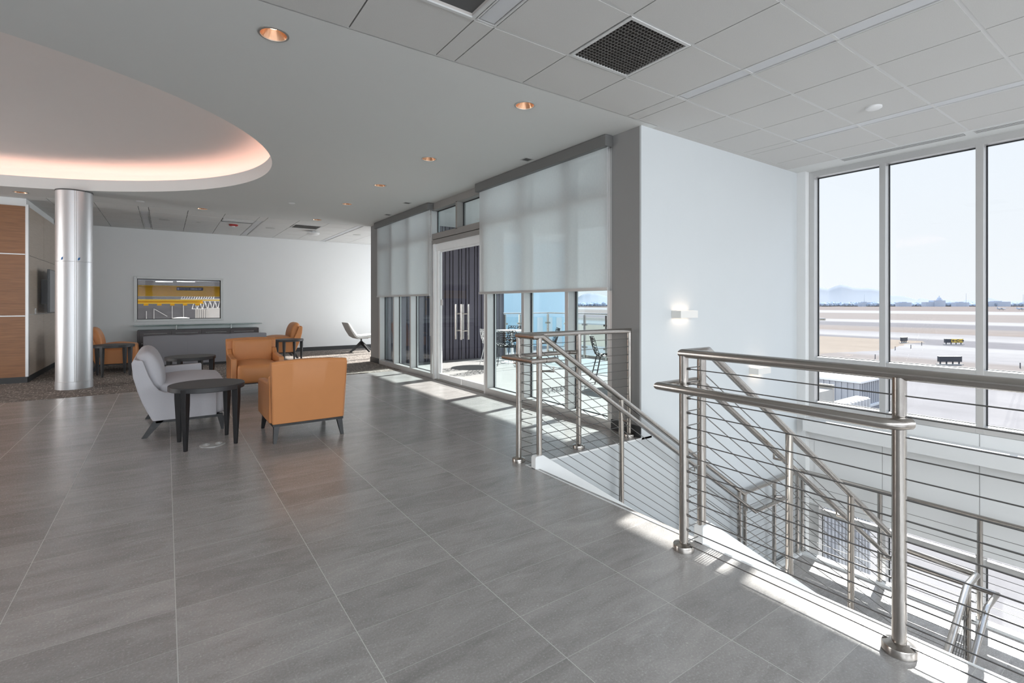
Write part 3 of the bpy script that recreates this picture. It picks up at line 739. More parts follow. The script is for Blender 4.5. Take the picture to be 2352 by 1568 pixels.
def glass_door():
    # transom lights over the door
    w = struct(boxobj('window_5', XG + .125, XG + .135, 6.11, 7.87, 2.5, 2.93, M['glassblue']))
    bm = B(); D0, D1 = XG, XG + .155
    box(bm, D0, D1, 6.11, 7.87, 2.93, ZC - .001); box(bm, D0, D1, 6.11, 7.87, 2.42, 2.52); box(bm, D0 - .006, D1, 6.11, 7.87, 2.34, 2.41)
    box(bm, D0, D1, 6.95, 7.01, 2.5, 2.95)
    new_obj('window_frame', bm, M['aludark'], w, bevel=.003, seg=1)
    bm = B()
    for a, b in ((6.11, 6.95), (7.01, 7.87)):
        box(bm, D0 + .108, D0 + .122, a, a + .014, 2.52, 2.93); box(bm, D0 + .108, D0 + .122, b - .014, b, 2.52, 2.93); box(bm, D0 + .108, D0 + .122, a, b, 2.918, 2.93); box(bm, D0 + .108, D0 + .122, a, b, 2.52, 2.53)
    new_obj('gasket', bm, M['gasket'], w)
    d = bpy.data.objects.new('door_1', None); COL.objects.link(d); d['kind'] = 'structure'; d.location = (XG + .07, 6.99, 0)
    # door frame
    bm = B(); box(bm, -.07, .085, -.88, -.84, 0, 2.34); box(bm, -.07, .085, .78, .85, 0, 2.34); box(bm, -.04, .03, -.84, .78, 2.22, 2.34)
    new_obj('door_frame', bm, M['white_steel'], d, bevel=.002, seg=1)
    bm = B(); box(bm, -.07, .085, -.84, .78, 0, .012); new_obj('threshold', bm, M['aludark'], d)
    for y0, y1, hy, nm in ((-.835, -.075, -.16, 'a'), (-.065, .70, .02, 'b')):
        bm = B(); box(bm, -.006, .006, y0, y1, .105, 2.20); lf = new_obj('door_leaf', bm, M['glass'], d)
        bm = B(); box(bm, -.016, .016, y0, y1, .014, .11); box(bm, -.012, .012, y0, y1, 2.19, 2.22); new_obj('door_rail', bm, M['white_steel'], lf, bevel=.002, seg=1)
        bm = B()
        for sx in (-.065, .065):
            tube(bm, [(sx, hy, .74), (sx, hy, 1.30)], .0165, 14)
        for z in (.88, 1.15): tube(bm, [(-.065, hy, z), (.065, hy, z)], .011, 12)
        new_obj('handle', bm, M['steel'], lf, smooth=True)
    bm = B(); box(bm, -.03, .03, .70, .78, .014, 2.22); new_obj('side_stile', bm, M['white_steel'], d)
    bm = B(); box(bm, -.012, -.008, .58, .66, 1.28, 1.38); new_obj('sticker', bm, M['whitepl'], d)
glass_door()

def shade(y0, y1, label, idx):
    t = thing('roller_shade', label, 'roller shade', (XG, 0, 0), 0, 'roller shades on the balcony glass wall')
    bm = B(); box(bm, -.115, -.003, y0, y1, 2.93, ZC - .004); new_obj('cassette', bm, M['cassette'], t, bevel=.003, seg=1)
    bm = B(); box(bm, -.055, -.0535, y0 + .03, y1 - .03, 1.475, 2.94); new_obj('shade_fabric', bm, M['shade'], t)
    bm = B(); prism(bm, [(-.066, 1.452), (-.060, 1.445), (-.048, 1.445), (-.043, 1.452), (-.043, 1.478), (-.066, 1.478)], y0 + .03, y1 - .03, 'y'); new_obj('hem_bar', bm, M['alu'], t)
    bm = B(); yy = y0 + .022 if idx == 0 else y0 + .015
    tube(bm, [(-.062, yy, 2.93), (-.062, yy, .75)], .0022, 6); tube(bm, [(-.040, yy, 2.93), (-.040, yy, .75)], .0022, 6); new_obj('pull_chain', bm, M['whitepl'], t)
shade(3.60, 6.21, 'wide translucent roller shade nearer the stairs, half lowered', 0)
shade(7.80, 10.47, 'translucent roller shade left of the glass door, half lowered', 1)

# ------------------------------------------------------------------ hangar window
def hangar_window():
    w = struct(boxobj('window_8', -.56, 1.14, YF + .10, YF + .11, .94, 1.89, M['glassclear']))
    bm = B(); x0, x1, z0, z1 = -.60, 1.18, .90, 1.93
    box(bm, x0 - .01, x0 + .05, YF - .012, YF + .14, z0 - .01, z1 + .01); box(bm, x1 - .05, x1 + .01, YF - .012, YF + .14, z0 - .01, z1 + .01)
    box(bm, x0 + .05, x1 - .05, YF - .012, YF + .14, z0 - .01, z0 + .04); box(bm, x0 + .05, x1 - .05, YF - .012, YF + .14, z1 - .04, z1 + .01)
    new_obj('window_frame', bm, M['greypl'], w, bevel=.003, seg=1)
    bm = B(); a = .012
    box(bm, x0 + .05, x0 + .05 + a, YF + .085, YF + .10, z0 + .04, z1 - .04); box(bm, x1 - .05 - a, x1 - .05, YF + .085, YF + .10, z0 + .04, z1 - .04)
    box(bm, x0 + .05, x1 - .05, YF + .085, YF + .10, z0 + .04, z0 + .04 + a); box(bm, x0 + .05, x1 - .05, YF + .085, YF + .10, z1 - .04 - a, z1 - .04)
    new_obj('gasket', bm, M['gasket'], w)
hangar_window()

# ================================================================== RAILINGS AND STAIR
RR = .0235
def post(parent, x, y, z0, z1, plate=True, r=.0235):
    bm = B(); tube(bm, [(x, y, z0), (x, y, z1)], r, 20); p = new_obj('post', bm, M['steel'], parent, smooth=True)
    if plate:
        bm = B(); lathe(bm, [(.0, z0 + .04), (.030, z0 + .04), (.040, z0 + .034), (.053, z0 + .030), (.055, z0 + .026), (.055, z0 + .001), (0, z0 + .001)], x, y, 36); new_obj('base_plate', bm, M['steel'], p, smooth=True)
    return p
def railtube(parent, name, pts, r=RR):
    bm = B(); tube(bm, pts, r, 20); return new_obj(name, bm, M['steel'], parent, smooth=True)
def cables(parent, segs, n=13, dz=.0775, r=.0028, fit=True):
    """segs: the lowest cable's polyline; the others are stacked above it"""
    for i in range(n):
        bm = B(); pts = [(p[0], p[1], p[2] + i * dz) for p in segs]
        tube(bm, pts, r, 6)
        if fit:
            for a, b in ((pts[0], pts[1]), (pts[-1], pts[-2])):
                d = (Vector(b) - Vector(a)).normalized(); s = Vector(a) + d * .018
                tube(bm, [s, s + d * .022], r * 2.3, 8)
        new_obj('cable', bm, M['cable'], parent, smooth=True)
def bracket(parent, px, py, hx, hy, z):
    bm = B(); tube(bm, [(px, py, z - .055), (hx, hy, z - .055), (hx, hy, z - .018)], .007, 8); new_obj('bracket', bm, M['steel'], parent, smooth=True)

ZR = 1.045; SL = .65
def zr(x, x0=2.48): return ZR - SL * max(0, x - x0)     # top rail height over the flight
ZRL = ZL + 1.07                                        # -0.86, rail height on the landing
XRE = 2.48 + (ZR - ZRL) / SL                           # where the sloping rail levels out

# 1 guard beside the glass wall
YA = 3.33
t = thing('guard_railing', 'short stainless cable railing at the stair head beside the glass wall', 'railing', (0, 0, 0), 0)
railtube(t, 'top_rail', [(3.74, YA, ZR - .02), (3.74, YA, ZR), (2.40, YA, ZR), (2.40, 3.12, ZR), (2.43, 3.12, ZR)])
for x_ in (2.40, 3.07, 3.74): post(t, x_, YA, 0, ZR - .012)
cables(t, [(3.74, YA, .035), (2.40, YA, .035)])
cables(t, [(2.40, YA, .035), (2.40, 3.15, .035)], fit=False)
railtube(t, 'handrail', [(3.07, YA + .03, .865), (3.03, YA + .075, .865), (2.31, YA + .075, .865), (2.31, 3.03, .865), (2.44, 3.03, .865)], .020)
bracket(t, 2.40, YA, 2.40, YA + .075, .865)

# 2 far stair railing
t = thing('stair_railing', 'sloping stainless stair railing on the side of the white wall', 'railing', (0, 0, 0), 0, 'stair railings')
YR = 3.12
railtube(t, 'top_rail', [(2.43, YR, ZR), (2.48, YR, ZR), (XRE, YR, ZRL), (6.77, YR, ZRL)])
for x_ in (2.45, 3.40, 4.36, 5.33): post(t, x_, YR, .10 - SL * (x_ - 2.42) - .02, zr(x_) - .01, False)
for x_ in (5.44, 6.10, 6.68): post(t, x_, YR, ZL, ZRL - .01, False)
cables(t, [(2.45, YR, .085), (5.33, YR, .085 - SL * 2.88)], 12)
cables(t, [(5.44, YR, ZL + .05), (6.68, YR, ZL + .05)], 12)
YH = 3.025
HD = ZR - .865
railtube(t, 'handrail', [(2.44, YH, .865), (2.54, YH, .865), (5.50, YH, .865 - SL * 2.96), (6.22, YH, .865 - SL * 2.96), (6.13, YR, .865 - SL * 2.96)], .020)
for x_ in (2.60, 3.40, 4.36, 5.33): bracket(t, x_ if x_ > 2.7 else 2.45, YR, x_ if x_ > 2.7 else 2.52, YH, .865 - SL * max(0, x_ - 2.54))

# 3 near guard along the floor edge
t = thing('guard_railing', 'large stainless cable railing along the open floor edge in the foreground', 'railing', (0, 0, 0), 0)
XA = 2.262
railtube(t, 'top_rail', [(XA, -1.9, ZR), (XA, 1.635, ZR), (2.43, 1.635, ZR)])
for y_ in (1.635, .69, -.25, -1.2): post(t, XA, y_, 0, ZR - .012)
cables(t, [(XA, -1.9, .035), (XA, 1.635, .035)])
YHN = 1.735
railtube(t, 'handrail', [(XA - .005, .655, .865), (XA - .05, .675, .865), (XA - .075, .72, .865), (XA - .075, YHN, .865), (2.50, YHN, .865)], .0215)
cables(t, [(XA, 1.635, .035), (2.40, 1.635, .035)], fit=False)

# 4 near stair railing, over the edge and down to the landing
t = thing('stair_railing', 'sloping stainless stair railing behind the foreground guard, down to the landing', 'railing', (0, 0, 0), 0, 'stair railings')
YN = 1.635; XL2 = 5.36
railtube(t, 'top_rail', [(2.43, YN, ZR), (2.48, YN, ZR), (XL2, YN, zr(XL2)), (XL2, YN - .04, ZRL - .005), (XL2, 1.12, ZRL - .02)])
for x_ in (2.42, 3.39, 4.35, 5.28): post(t, x_, YN, .10 - SL * (x_ - 2.42) - .02, zr(x_) - .01, False)
post(t, 5.36, 1.62, ZL, ZRL - .01, False)
cables(t, [(2.42, YN, .085), (5.28, YN, .085 - SL * 2.86)], 12)
cables(t, [(5.36, 1.62, ZL + .05), (5.36, 1.12, ZL + .05)], 12)
ZHL = .865 - SL * (5.46 - 2.54)
railtube(t, 'handrail', [(2.50, YHN, .865), (2.54, YHN, .865), (5.46, YHN, ZHL), (5.46, 1.02, ZHL + .01), (5.30, 1.02, ZHL + .01)], .020)
for x_ in (2.60, 3.39, 4.35, 5.28): bracket(t, x_, YN, x_, YHN, .865 - SL * (x_ - 2.54))

# 5 lower flight railing going back down under the floor
t = thing('stair_railing', 'stainless railing of the lower flight descending under the foreground floor', 'railing', (0, 0, 0), 0, 'stair railings')
YQ = 1.12
railtube(t, 'top_rail', [(5.36, YQ + .0, ZRL - .02), (5.10, YQ, ZRL - .02), (2.6, YQ, ZRL - .02 - SL * 2.5)])
for x_ in (5.10, 4.1, 3.1): post(t, x_, YQ, ZL - SL * max(0, 5.1 - x_) + .0, ZRL - .03 - SL * (5.10 - x_), False)
cables(t, [(5.10, YQ, ZL + .06), (2.6, YQ, ZL + .06 - SL * 2.5)], 12)
railtube(t, 'handrail', [(5.30, 1.02, ZHL + .01), (5.16, 1.02, ZHL + .01), (2.6, 1.02, ZHL + .01 - SL * 2.56)], .020)
bracket(t, 5.10, YQ, 5.10, 1.02, ZHL + .03)

# 6 outer landing guard along the windows
t = thing('landing_railing', 'stainless cable railing along the landing in front of the lower windows', 'railing', (0, 0, 0), 0)
railtube(t, 'top_rail', [(6.77, 3.12, ZRL), (6.77, -.5, ZRL)])
for y_ in (3.10, 2.25, 1.39, .50, -.4): post(t, 6.77, y_, ZL, ZRL - .01, False)
cables(t, [(6.77, 3.10, ZL + .05), (6.77, -.5, ZL + .05)], 12)

# stair body
def stair():
    n = 11; rise = -ZL / n; going = .27; x0 = 2.42; ya, yb = YN + .035, 3.085
    bm = B()
    for i in range(n - 1):
        z = -rise * (i + 1); xa = x0 + going * i
        box(bm, xa - .01, xa + going + .012, ya, yb, z - .05, z); box(bm, xa - .01, xa + .01, ya, yb, z, z + rise - .05 * (i > 0))
    box(bm, x0 + going * (n - 1) - .01, x0 + going * (n - 1) + .01, ya, yb, ZL, ZL + rise - .05)
    s = struct(new_obj('floor', bm, M['floor'])); s.name = 'stair_steps'
    bm = B()
    for y in (YN, YR):
        xe = x0 + going * 10 + .02
        prism(bm, [(x0 - .03, -.30), (x0 - .03, .085), (x0 - .02, .10), (x0 + .05, .10), (xe + .16, .10 - SL * (xe + .10 - x0)), (xe + .16, ZL - .3), (x0 + .3, -.48)], y - .03, y + .03, 'y')
    tag_o = new_obj('stair_stringer', bm, M['white_steel'], s, bevel=.006)
    # landing
    bm = B(); box(bm, 5.13, 6.72, -.6, 3.08, ZL - .2, ZL); l = struct(new_obj('floor', bm, M['floor']))
    bm = B(); box(bm, 6.72, 6.83, -.6, 3.16, ZL - .28, ZL + .03); box(bm, 5.13, 6.72, 3.08, 3.16, ZL - .28, ZL + .03); struct(new_obj('trim_2', bm, M['white_steel'], None, bevel=.004))
    # lower flight
    bm = B(); x1 = 5.13; ya, yb = -.35, YQ - .035
    for i in range(n - 1):
        z = ZL - rise * (i + 1); xb = x1 - going * i
        box(bm, xb - going - .012, xb + .01, ya, yb, z - .05, z); box(bm, xb - .01, xb + .01, ya, yb, z, z + rise - .05)
    s2 = struct(new_obj('stair_steps', bm, M['floor']))
    bm = B()
    for y in (-.385, YQ):
        prism(bm, [(x1 + .0, ZL - .3), (x1 + .0, ZL + .03), (x1 - .1, ZL + .03), (x1 - 2.8, ZG + .05), (x1 - 2.8, ZG), (x1 - 2.3, ZG)], y - .03, y + .03, 'y')
    new_obj('stair_stringer', bm, M['white_steel'], s2, bevel=.006)
stair()

# ================================================================== SCONCES
for xs, zs, lb in ((4.263, 1.20, 'glowing rectangular wall sconce, higher one on the white stair wall'), (5.73, .505, 'glowing rectangular wall sconce, lower one behind the foreground railing')):
    t = thing('wall_sconce', lb, 'wall light', (xs, YS, zs), 0, 'wall sconces')
    bm = B(); w_, d_, h_ = .285, -.115, .037
    box(bm, 0, w_, d_, d_ + .006, -h_, h_); box(bm, 0, .006, d_ + .006, -.001, -h_, h_); box(bm, w_ - .006, w_, d_ + .006, -.001, -h_, h_); box(bm, .006, w_ - .006, -.007, -.001, -h_, h_)
    new_obj('housing', bm, M['whitewarm'], t)
    for s_ in (1, -1):
        bm = B(); box(bm, .008, w_ - .008, d_ + .008, -.009, s_ * .025 - .001, s_ * .025 + .001); new_obj('light_lens', bm, M['sconceled'], t)

# ================================================================== COLUMN, TV
def column():
    t = thing('round_column', 'round brushed aluminium clad column with vertical seam', 'column', (-1.165, 10.19, 0))
    R = .222
    bm = B(); lathe(bm, [(0, .003), (R + .004, .003), (R + .004, .118), (R, .122), (0, .122)], n=64); new_obj('base_ring', bm, M['column'], t, smooth=True)
    bm = B(); lathe(bm, [(0, .122), (R, .122), (R, 1.945), (R - .003, 1.948), (R - .003, 1.952), (R, 1.955), (R, 3.03), (0, 3.03)], n=64); s = new_obj('shaft', bm, M['column'], t, smooth=True)
    a = math.atan2(-10.19, 1.165) + .06
    bm = B(); c, s_ = math.cos(a), math.sin(a)
    for dd in (-.010, .010):
        x_, y_ = R * c - s_ * dd, R * s_ + c * dd
        tube(bm, [(x_, y_, .125), (x_, y_, 3.03)], .0035, 6)
    new_obj('seam', bm, M['alu'], t)
    bm = B(); lathe(bm, [(R + .004, 3.03), (R + .004, 3.049), (0, 3.049)], n=48); new_obj('top_collar', bm, M['gap'], t)
    for dd, lb in ((.17, 'blue masking tape scrap right of the column seam'), (-.75, 'blue masking tape scrap on the left side of the column')):
        b_ = a + dd; bm = B(); pts = []
        for k in range(5):
            q = b_ + (k - 2) * .028; pts.append((q, ))
        lo = [bm.verts.new((-1.165 + (R + .002) * math.cos(q[0]), 10.19 + (R + .002) * math.sin(q[0]), 1.965 + .004 * k)) for k, q in enumerate(pts)]
        hi = [bm.verts.new((-1.165 + (R + .002) * math.cos(q[0] + .02), 10.19 + (R + .002) * math.sin(q[0] + .02), 2.003 + .004 * k)) for k, q in enumerate(pts)]
        for i in range(4): bm.faces.new((lo[i], lo[i + 1], hi[i + 1], hi[i]))
        tp = new_obj('masking_tape', bm, M['tape']); md = tp.modifiers.new('s', 'SOLIDIFY'); md.thickness = .0008
        tag(tp, lb, 'tape')
column()
t = thing('television', 'wall mounted television on the pale wood side wall behind the column', 'television', (-1.88, 0, 0))
bm = B(); box(bm, .13, .165, 12.08, 13.25, 1.14, 1.93); new_obj('bezel', bm, M['blackpl'], t, bevel=.003, seg=1)
bm = B(); box(bm, .165, .168, 12.095, 13.235, 1.155, 1.915); new_obj('screen', bm, M['screen'], t)
bm = B(); box(bm, .001, .13, 12.4, 12.95, 1.3, 1.75); new_obj('mount', bm, M['blackpl'], t)
bm = B(); box(bm, -1.879, -1.865, 11.83, 11.91, 1.13, 1.23); o = new_obj('wall_switch', bm, M['whitepl'], bevel=.003, seg=1); tag(o, 'white wall switch left of the television', 'switch')
bm = B(); box(bm, -1.865, -1.858, 11.86, 11.88, 1.16, 1.20); new_obj('rocker', bm, M['greypl'], o)

# ================================================================== FURNITURE
def lounge(mat, label, loc, rz, W=1.10, arm=True, name='lounge_chair', group=None, legs=True):
    """shell lounge seat; local +x is the front, y the width"""
    t = thing(name, label, 'chair' if W < 1 else 'loveseat', loc, rz, group)
    h = W / 2
    outer = [(.0, .74), (.012, .60), (.045, .47), (.085, .345), (.125, .25), (.165, .163)]
    # curved back shell
    bm = B(); prism(bm, outer + [(.23, .163), (.19, .26), (.145, .37), (.11, .49), (.075, .62), (.055, .765), (.02, .775)], -h, h, 'y')
    new_obj('back_shell', bm, mat, t, bevel=.012, seg=3)
    # scooped side panels
    side = [(.02, .765), (.085, .762), (.135, .605), (.175, .518), (.215, .462), (.262, .437), (.33, .43), (.70, .415), (.70, .163), (.17, .163), (.13, .25), (.09, .345), (.05, .47), (.018, .60), (.006, .74)]
    for s in (-1, 1):
        bm = B(); y0, y1 = (h - .045, h + .002) if s > 0 else (-h - .002, -h + .045)
        prism(bm, side, y0, y1, 'y'); new_obj('side_panel', bm, mat, t, bevel=.010, seg=3)
    if arm:
        bm = B(); prism(bm, [(.20, .43), (.235, .555), (.27, .585), (.62, .597), (.625, .43)], h - .07, h, 'y'); new_obj('armrest', bm, mat, t, bevel=.014, seg=3)
    bm = B(); soft(bm, .20, .785, -h + .045, h - .045, .163, .47, crown=.0, side=.012, n=12, p=9); new_obj('seat_base', bm, mat, t, smooth=True, angle=None)
    bm = B(); soft(bm, .20, .78, -h + .047, h - .047, .36, .515, crown=.045, side=.012, n=14, p=7); new_obj('seat_cushion', bm, mat, t, smooth=True, angle=None)
    # back cushion with a rounded roll top
    bm = B()
    prof = [(.12, .44), (.08, .60), (.035, .72), (.022, .79), (.05, .845), (.11, .865), (.17, .835), (.22, .755), (.255, .65), (.268, .56), (.275, .47), (.26, .42)]
    ks = 12
    rings = []
    for k in range(ks + 1):
        f = 2 * k / ks - 1; y = f * (h - .05); q = 1 - abs(f) ** 6 * .28
        cx_, cz_ = .165, .62
        rings.append([bm.verts.new((cx_ + (px - cx_) * q - .0, y, cz_ + (pz - cz_) * (q * .5 + .5) - .012 * f * f)) for px, pz in prof])
    for a, b in zip(rings, rings[1:]):
        for i in range(len(prof)): j = (i + 1) % len(prof); bm.faces.new((a[i], a[j], b[j], b[i]))
    bm.faces.new(rings[0]); bm.faces.new(rings[-1][::-1])
    new_obj('back_cushion', bm, mat, t, smooth=True, angle=None, subsurf=1)
    # black frame and splayed legs
    bm = B()
    for s in (-1, 1):
        y = s * (h - .06); box(bm, .19, .76, y - .02, y + .02, .135, .162)
    for x_ in (.25, .72): box(bm, x_ - .015, x_ + .015, -h + .08, h - .08, .137, .16)
    new_obj('frame', bm, M['blackwood'], t)
    for s in (-1, 1):
        y = s * (h - .06)
        bm = B(); prism(bm, [(.17, .160), (.26, .160), (.235, .135), (.118, .0), (.075, .0)], y - .02, y + .02, 'y'); new_obj('leg', bm, M['blackwood'], t)
        bm = B(); prism(bm, [(.71, .136), (.772, .136), (.768, .0), (.745, .0)], y - .02, y + .02, 'y'); new_obj('leg', bm, M['blackwood'], t)
    return t
lounge(M['fabric'], 'light grey fabric loveseat with black splayed legs beside the round tables', (-.27, 6.50, 0), 0, 1.12, name='loveseat')
oc = lounge(M['leather'], 'orange leather lounge chair behind the column, with a round table before it', (-1.24, 12.42, .003), 0, .80, arm=False, group='orange shell lounge chairs')
clone(oc, (2.68, 12.96, .003), PI, 'orange leather lounge chair at the right end of the long grey sofa', 'orange shell lounge chairs')

def armchair(label, loc, rz):
    t = thing('armchair', label, 'armchair', loc, rz, 'boxy orange leather armchairs')
    m = M['leather']; h = .335
    # back slab with a crowned top, leaning slightly back
    bm = B(); n = 16; W0, W1 = .325, .345
    def row(x_, z_, crown):
        return [bm.verts.new((x_, (2 * k / n - 1) * (W0 + (W1 - W0) * (z_ - .17) / .58), z_ + crown * (1 - (2 * k / n - 1) ** 2))) for k in range(n + 1)]
    rows = [row(.03, .17, 0), row(.0, .45, 0), row(-.035, .74, .012), row(-.02, .765, .016), row(.05, .762, .018), row(.085, .735, .018), row(.13, .45, 0), row(.15, .17, 0)]
    for a, b in zip(rows, rows[1:] + rows[:1]):
        for k in range(n): bm.faces.new((a[k], a[k + 1], b[k + 1], b[k]))
    bm.faces.new([r[0] for r in rows]); bm.faces.new([r[-1] for r in rows][::-1])
    new_obj('backrest', bm, m, t, bevel=.008, seg=2)
    bm = B(); soft(bm, .07, .215, -.272, .272, .40, .755, crown=.012, side=.02, n=14, p=9); new_obj('back_cushion', bm, m, t, smooth=True, angle=None)
    bm = B()
    for a, b in (((-.028, -.34), (-.028, .34)),):
        pts = [(-.031, (2 * k / 12 - 1) * .342, .742 + .012 * (1 - (2 * k / 12 - 1) ** 2)) for k in range(13)]; tube(bm, pts, .003, 6)
    for s in (-1, 1): tube(bm, [(.024, s * .326, .18), (-.006, s * .335, .45), (-.034, s * .343, .74)], .003, 6)
    new_obj('piping', bm, m, t, smooth=True)
    for s in (-1, 1):
        y0, y1 = (.272, .346) if s > 0 else (-.346, -.272)
        bm = B(); prism(bm, [(.10, .17), (.78, .17), (.79, .47), (.775, .525), (.22, .55), (.14, .62), (.10, .62)], y0, y1, 'y'); new_obj('armrest', bm, m, t, bevel=.018, seg=3)
    bm = B(); soft(bm, .10, .845, -.276, .276, .165, .435, crown=.045, side=.03, n=14, p=8); new_obj('seat', bm, m, t, smooth=True, angle=None)
    bm = B(); box(bm, .03, .77, -.325, .325, .15, .172); new_obj('frame', bm, M['blackwood'], t)
    for x_, dx in ((.055, -.035), (.70, .02)):
        for s in (-1, 1):
            bm = B(); y = s * .29
            vt = [(x_ - .028, y - .025), (x_ + .028, y - .025), (x_ + .028, y + .025), (x_ - .028, y + .025)]
            vb = [(x_ + dx - .014, y + s * .02 - .014), (x_ + dx + .014, y + s * .02 - .014), (x_ + dx + .014, y + s * .02 + .014), (x_ + dx - .014, y + s * .02 + .014)]
            T = [bm.verts.new((*p, .152)) for p in vt]; Q = [bm.verts.new((*p, 0)) for p in vb]
            bm.faces.new(T); bm.faces.new(Q[::-1])
            for i in range(4): j = (i + 1) % 4; bm.faces.new((T[i], T[j], Q[j], Q[i]))
            new_obj('leg', bm, M['blackwood'], t)
    return t
ac = armchair('orange leather armchair seen from behind, nearest the camera', (1.145, 5.05, 0), PI / 2)
clone(ac, (1.10, 8.77, 0), -PI / 2, 'orange leather armchair facing the camera, between the loveseat and glass wall', 'boxy orange leather armchairs')

def table(label, loc, H=.56, R=.31, rz=.10):
    t = thing('side_table', label, 'table', loc, rz, 'round black side tables')
    bm = B(); lathe(bm, [(0, H - .045), (R - .004, H - .045), (R, H - .041), (R, H - .004), (R - .004, H), (0, H)], n=56); new_obj('tabletop', bm, M['tabletop'], t, smooth=True)
    for k in range(4):
        a = PI / 4 + k * PI / 2; c, s = math.cos(a), math.sin(a)
        bm = B(); 
        def sec(r0, r1, w, z): return [bm.verts.new((c * r - s * q, s * r + c * q, z)) for r, q in ((r0, -w), (r1, -w), (r1, w), (r0, w))]
        A = sec(R - .055, R + .003, .026, H - .012); Bq = sec(R - .055, R + .003, .024, H - .15); Cq = sec(R - .045, R - .015, .012, 0)
        bm.faces.new(A); bm.faces.new(Cq[::-1])
        for P_, Q_ in ((A, Bq), (Bq, Cq)):
            for i in range(4): j = (i + 1) % 4; bm.faces.new((P_[i], P_[j], Q_[j], Q_[i]))
        new_obj('leg', bm, M['blackwood'], t, bevel=.003, seg=1)
    return t
tb = table('round black side table in front of the grey loveseat, nearest the camera', (.32, 5.46, 0), R=.31)
clone(tb, (.29, 8.44, 0), .3, 'round black side table partly hidden behind the grey loveseat')
clone(tb, (-.78, 11.57, .003), .25, 'round black side table just right of the column')
table('round black side table by the right end of the long sofa', (2.30, 12.12, .003), .50, .30, .2)

def sofa():
    t = thing('sofa', 'long slate grey upholstered sofa seen from behind, facing the dark credenza', 'sofa', (.75, 12.42, .003))
    for i in range(3):
        x0 = -1.125 + .75 * i
        bm = B(); n_ = 8; zt = lambda k: .640 + .012 * (1 - (2 * k / n_ - 1) ** 2)
        cols = [[bm.verts.new((x0 + .0005 + .749 * k / n_, y_, z_)) for y_, z_ in ((0, .05), (-.008, .35), (.0, zt(k) - .012), (.014, zt(k)), (.15, zt(k)), (.16, zt(k) - .012), (.16, .05))] for k in range(n_ + 1)]
        for a_, b_ in zip(cols, cols[1:]):
            for q_ in range(6): bm.faces.new((a_[q_], a_[q_ + 1], b_[q_ + 1], b_[q_]))
            bm.faces.new((a_[6], a_[0], b_[0], b_[6]))
        bm.faces.new(cols[0]); bm.faces.new(cols[-1][::-1])
        new_obj('backrest', bm, M['sofafab'], t, smooth=True, angle=50)
        bm = B(); soft(bm, x0 + .002, x0 + .748, .14, .80, .10, .42, crown=.02, side=.0, n=10, p=9); new_obj('seat_cushion', bm, M['sofafab'], t, smooth=True, angle=None)
    bm = B(); box(bm, -1.09, 1.09, .04, .74, .0, .10); new_obj('base', bm, M['blackwood'], t)
sofa()

def credenza():
    t = thing('credenza', 'dark wenge credenza under the hangar window, with raised glass top shelf', 'credenza', (0, 0, .003))
    x0, x1 = -.53, 1.93; y0, y1 = 13.93, 14.38
    bm = B(); box(bm, x0, x1, y0 + .02, y1, .06, .70); new_obj('body', bm, M['wenge'], t, bevel=.003, seg=1)
    bm = B(); box(bm, x0 + .05, x1 - .05, y0 + .06, y1 - .02, 0, .06); new_obj('plinth', bm, M['blackwood'], t)
    n = 4; w = (x1 - x0 - .08) / n
    for i in range(n):
        a = x0 + .04 + w * i
        bm = B(); box(bm, a + .004, a + w - .004, y0, y0 + .019, .55, .675); d = new_obj('drawer', bm, M['wenge'], t, bevel=.002, seg=1)
        bm = B(); tube(bm, [(a + .08, y0 - .018, .62), (a + w - .08, y0 - .018, .62)], .006, 8)
        for q in (a + .12, a + w - .12): tube(bm, [(q, y0 - .018, .62), (q, y0 + .001, .62)], .004, 6)
        new_obj('handle', bm, M['alu'], d)
        bm = B(); box(bm, a + .004, a + w - .004, y0, y0 + .019, .08, .54); d = new_obj('door', bm, M['wenge'], t, bevel=.002, seg=1)
        bm = B(); tube(bm, [(a + .05, y0 - .012, .40), (a + .05, y0 + .001, .40)], .008, 8); new_obj('knob', bm, M['alu'], d)
    for q in (.20, 1.33):
        bm = B(); tube(bm, [(q, 14.12, .70), (q, 14.12, .805)], .018, 14); new_obj('standoff', bm, M['alu'], t, smooth=True)
    bm = B(); box(bm, x0 - .07, x1 + .06, 13.86, 14.38, .806, .819)
    new_obj('glass_shelf', bm, glassm('green_shelf_glass', (.62, .80, .78), 1.6, .10), t)
credenza()

